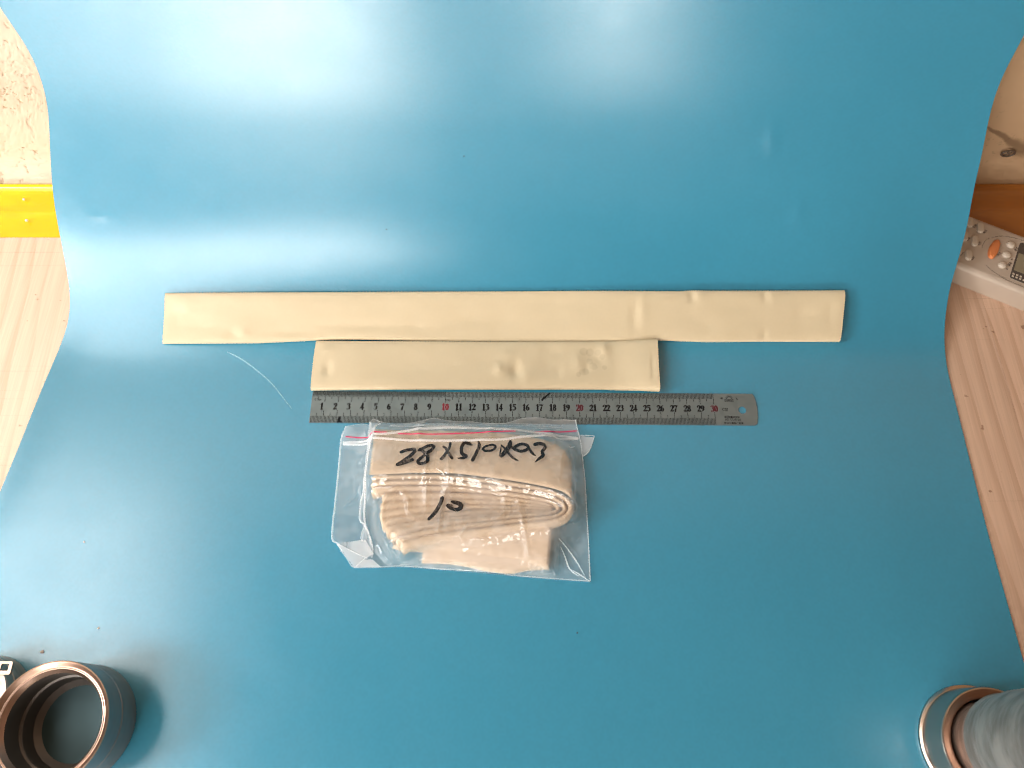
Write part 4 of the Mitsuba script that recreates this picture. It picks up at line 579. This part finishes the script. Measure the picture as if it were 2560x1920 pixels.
for p, tx in zip(R_['labels'], ('风速', '模式', '睡眠', '定时', '模式', '定时')):
    rprint('remote_control__key_label', affinity.translate(cjk(tx, .0021), -.0022, -.0010), p[0], p[1], 1.30)
rprint('remote_control__key_label', affinity.translate(cjk('温度', .0021), -.0022, -.0010), *R_['temp'], 1.35)
rprint('remote_control__key_label', affinity.translate(cjk('开关', .0021), -.0022, -.0010), *R_['onoff'], 1.25)
rprint('remote_control__key_label', affinity.translate(cjk('模式', .0021), -.0022, -.0010), *R_['mode'], 1.35)
for p, sg in zip(R_['tri'], (1, -1)): rprint('remote_control__arrow', Polygon([(-.0009, -.0008 * sg), (.0009, -.0008 * sg), (0, .0009 * sg)]), *p)
for c in (R_['ell'], R_['ell2']): add('remote_control__panel_line', rplace(ribbon(resample(c, 40), .0003, 0, .0002, 3), 0, 0, RT + .0001), 'remote_print', True)
tag('remote_control', 'grey remote control with an orange button lying on the right of workbench', 'remote control')
for k in range(7):
    m = flat(sbox(0, 0, .0016, .0014), 0, .0002); add('remote_control__screen_symbol', rplace(m, R_['lcd'][0][0] - .0006 + (k % 4) * .0028, R_['bez'][1][1] + .0014 + .0024 * (k // 4), RT + .0005), 'remote_key')

# ---------------------------------------------------------------- small things
m = trimesh.creation.torus(.0042, .0008, 40, 10); m.apply_transform(trimesh.transformations.rotation_matrix(math.pi / 2, [1, 0, 0])); m.apply_scale([1.25, 1, .8]); m.apply_translation([.4120, .4312, .0260])
add('wall_ring', m, 'badge_dark', True)
m2 = trimesh.util.concatenate([trimesh.creation.cylinder(.0005, segment=[[-.0022, 0, -.0018], [.0024, 0, .0016]]), trimesh.creation.cylinder(.0005, segment=[[-.0016, 0, .0018], [.0022, 0, -.0018]])]); m2.apply_translation([.4120, .4312, .0260])
add('wall_ring__cross_wires', m2, 'badge_dark'); tag('wall_ring', 'small dark metal ring low on the wall behind the remote control', 'metal ring')
def pebble(p, r, seed):
    m = trimesh.creation.icosphere(2, r); v = np.array(m.vertices); v *= (1 + .5 * (meshkit.noise(v / r * 1.3 + seed, seed) - .5))[:, None]; v[:, 2] *= .7
    return trimesh.Trimesh(v + p, m.faces, process=False)
FLECK = ['tiny dark speck on the sheet right of the long tube', 'brown crumb on the sheet just above the open steel collar', 'pale crumb on the sheet beside the clamp cylinder',
 'tiny white crumb on the sheet left of the zip bag', 'white crumb on the sheet below left of the zip bag', 'tiny dark speck on the sheet below the zip bag', 'tiny white crumb near the left edge of the sheet']
for k, (x, y, r, pale) in enumerate(DATA['flecks']):
    key = add('crumb', pebble(np.array([x, y, r * .5]), r, k), 'crumb' if pale else 'speck', True)
    labels[key] = {'label': FLECK[k], 'category': 'crumb', 'group': 'crumbs and specks on the sheet'}
UPF = ['tiny dark speck in the centre of the rising sheet', 'tiny dark speck left of centre above the long tube']
for k, (x, y, z) in enumerate(DATA['upflecks']):
    key = add('crumb', pebble(np.array([x, y, z + .0002]), .0005, k + 40), 'speck', True)
    labels[key] = {'label': UPF[k], 'category': 'crumb', 'group': 'crumbs and specks on the sheet'}
for k, (x, y, r) in enumerate([(-.4120, .4030, .0011), (-.404, .3815, .0013)]):
    key = add('plaster_chip', pebble(np.array([x, y, .0022]), r, k + 60), 'crumb', True)
    labels[key] = {'label': ('white plaster chip in the middle of the yellow tape', 'white plaster chip with a shadow nearer the front of the yellow tape')[k], 'category': 'chip'}
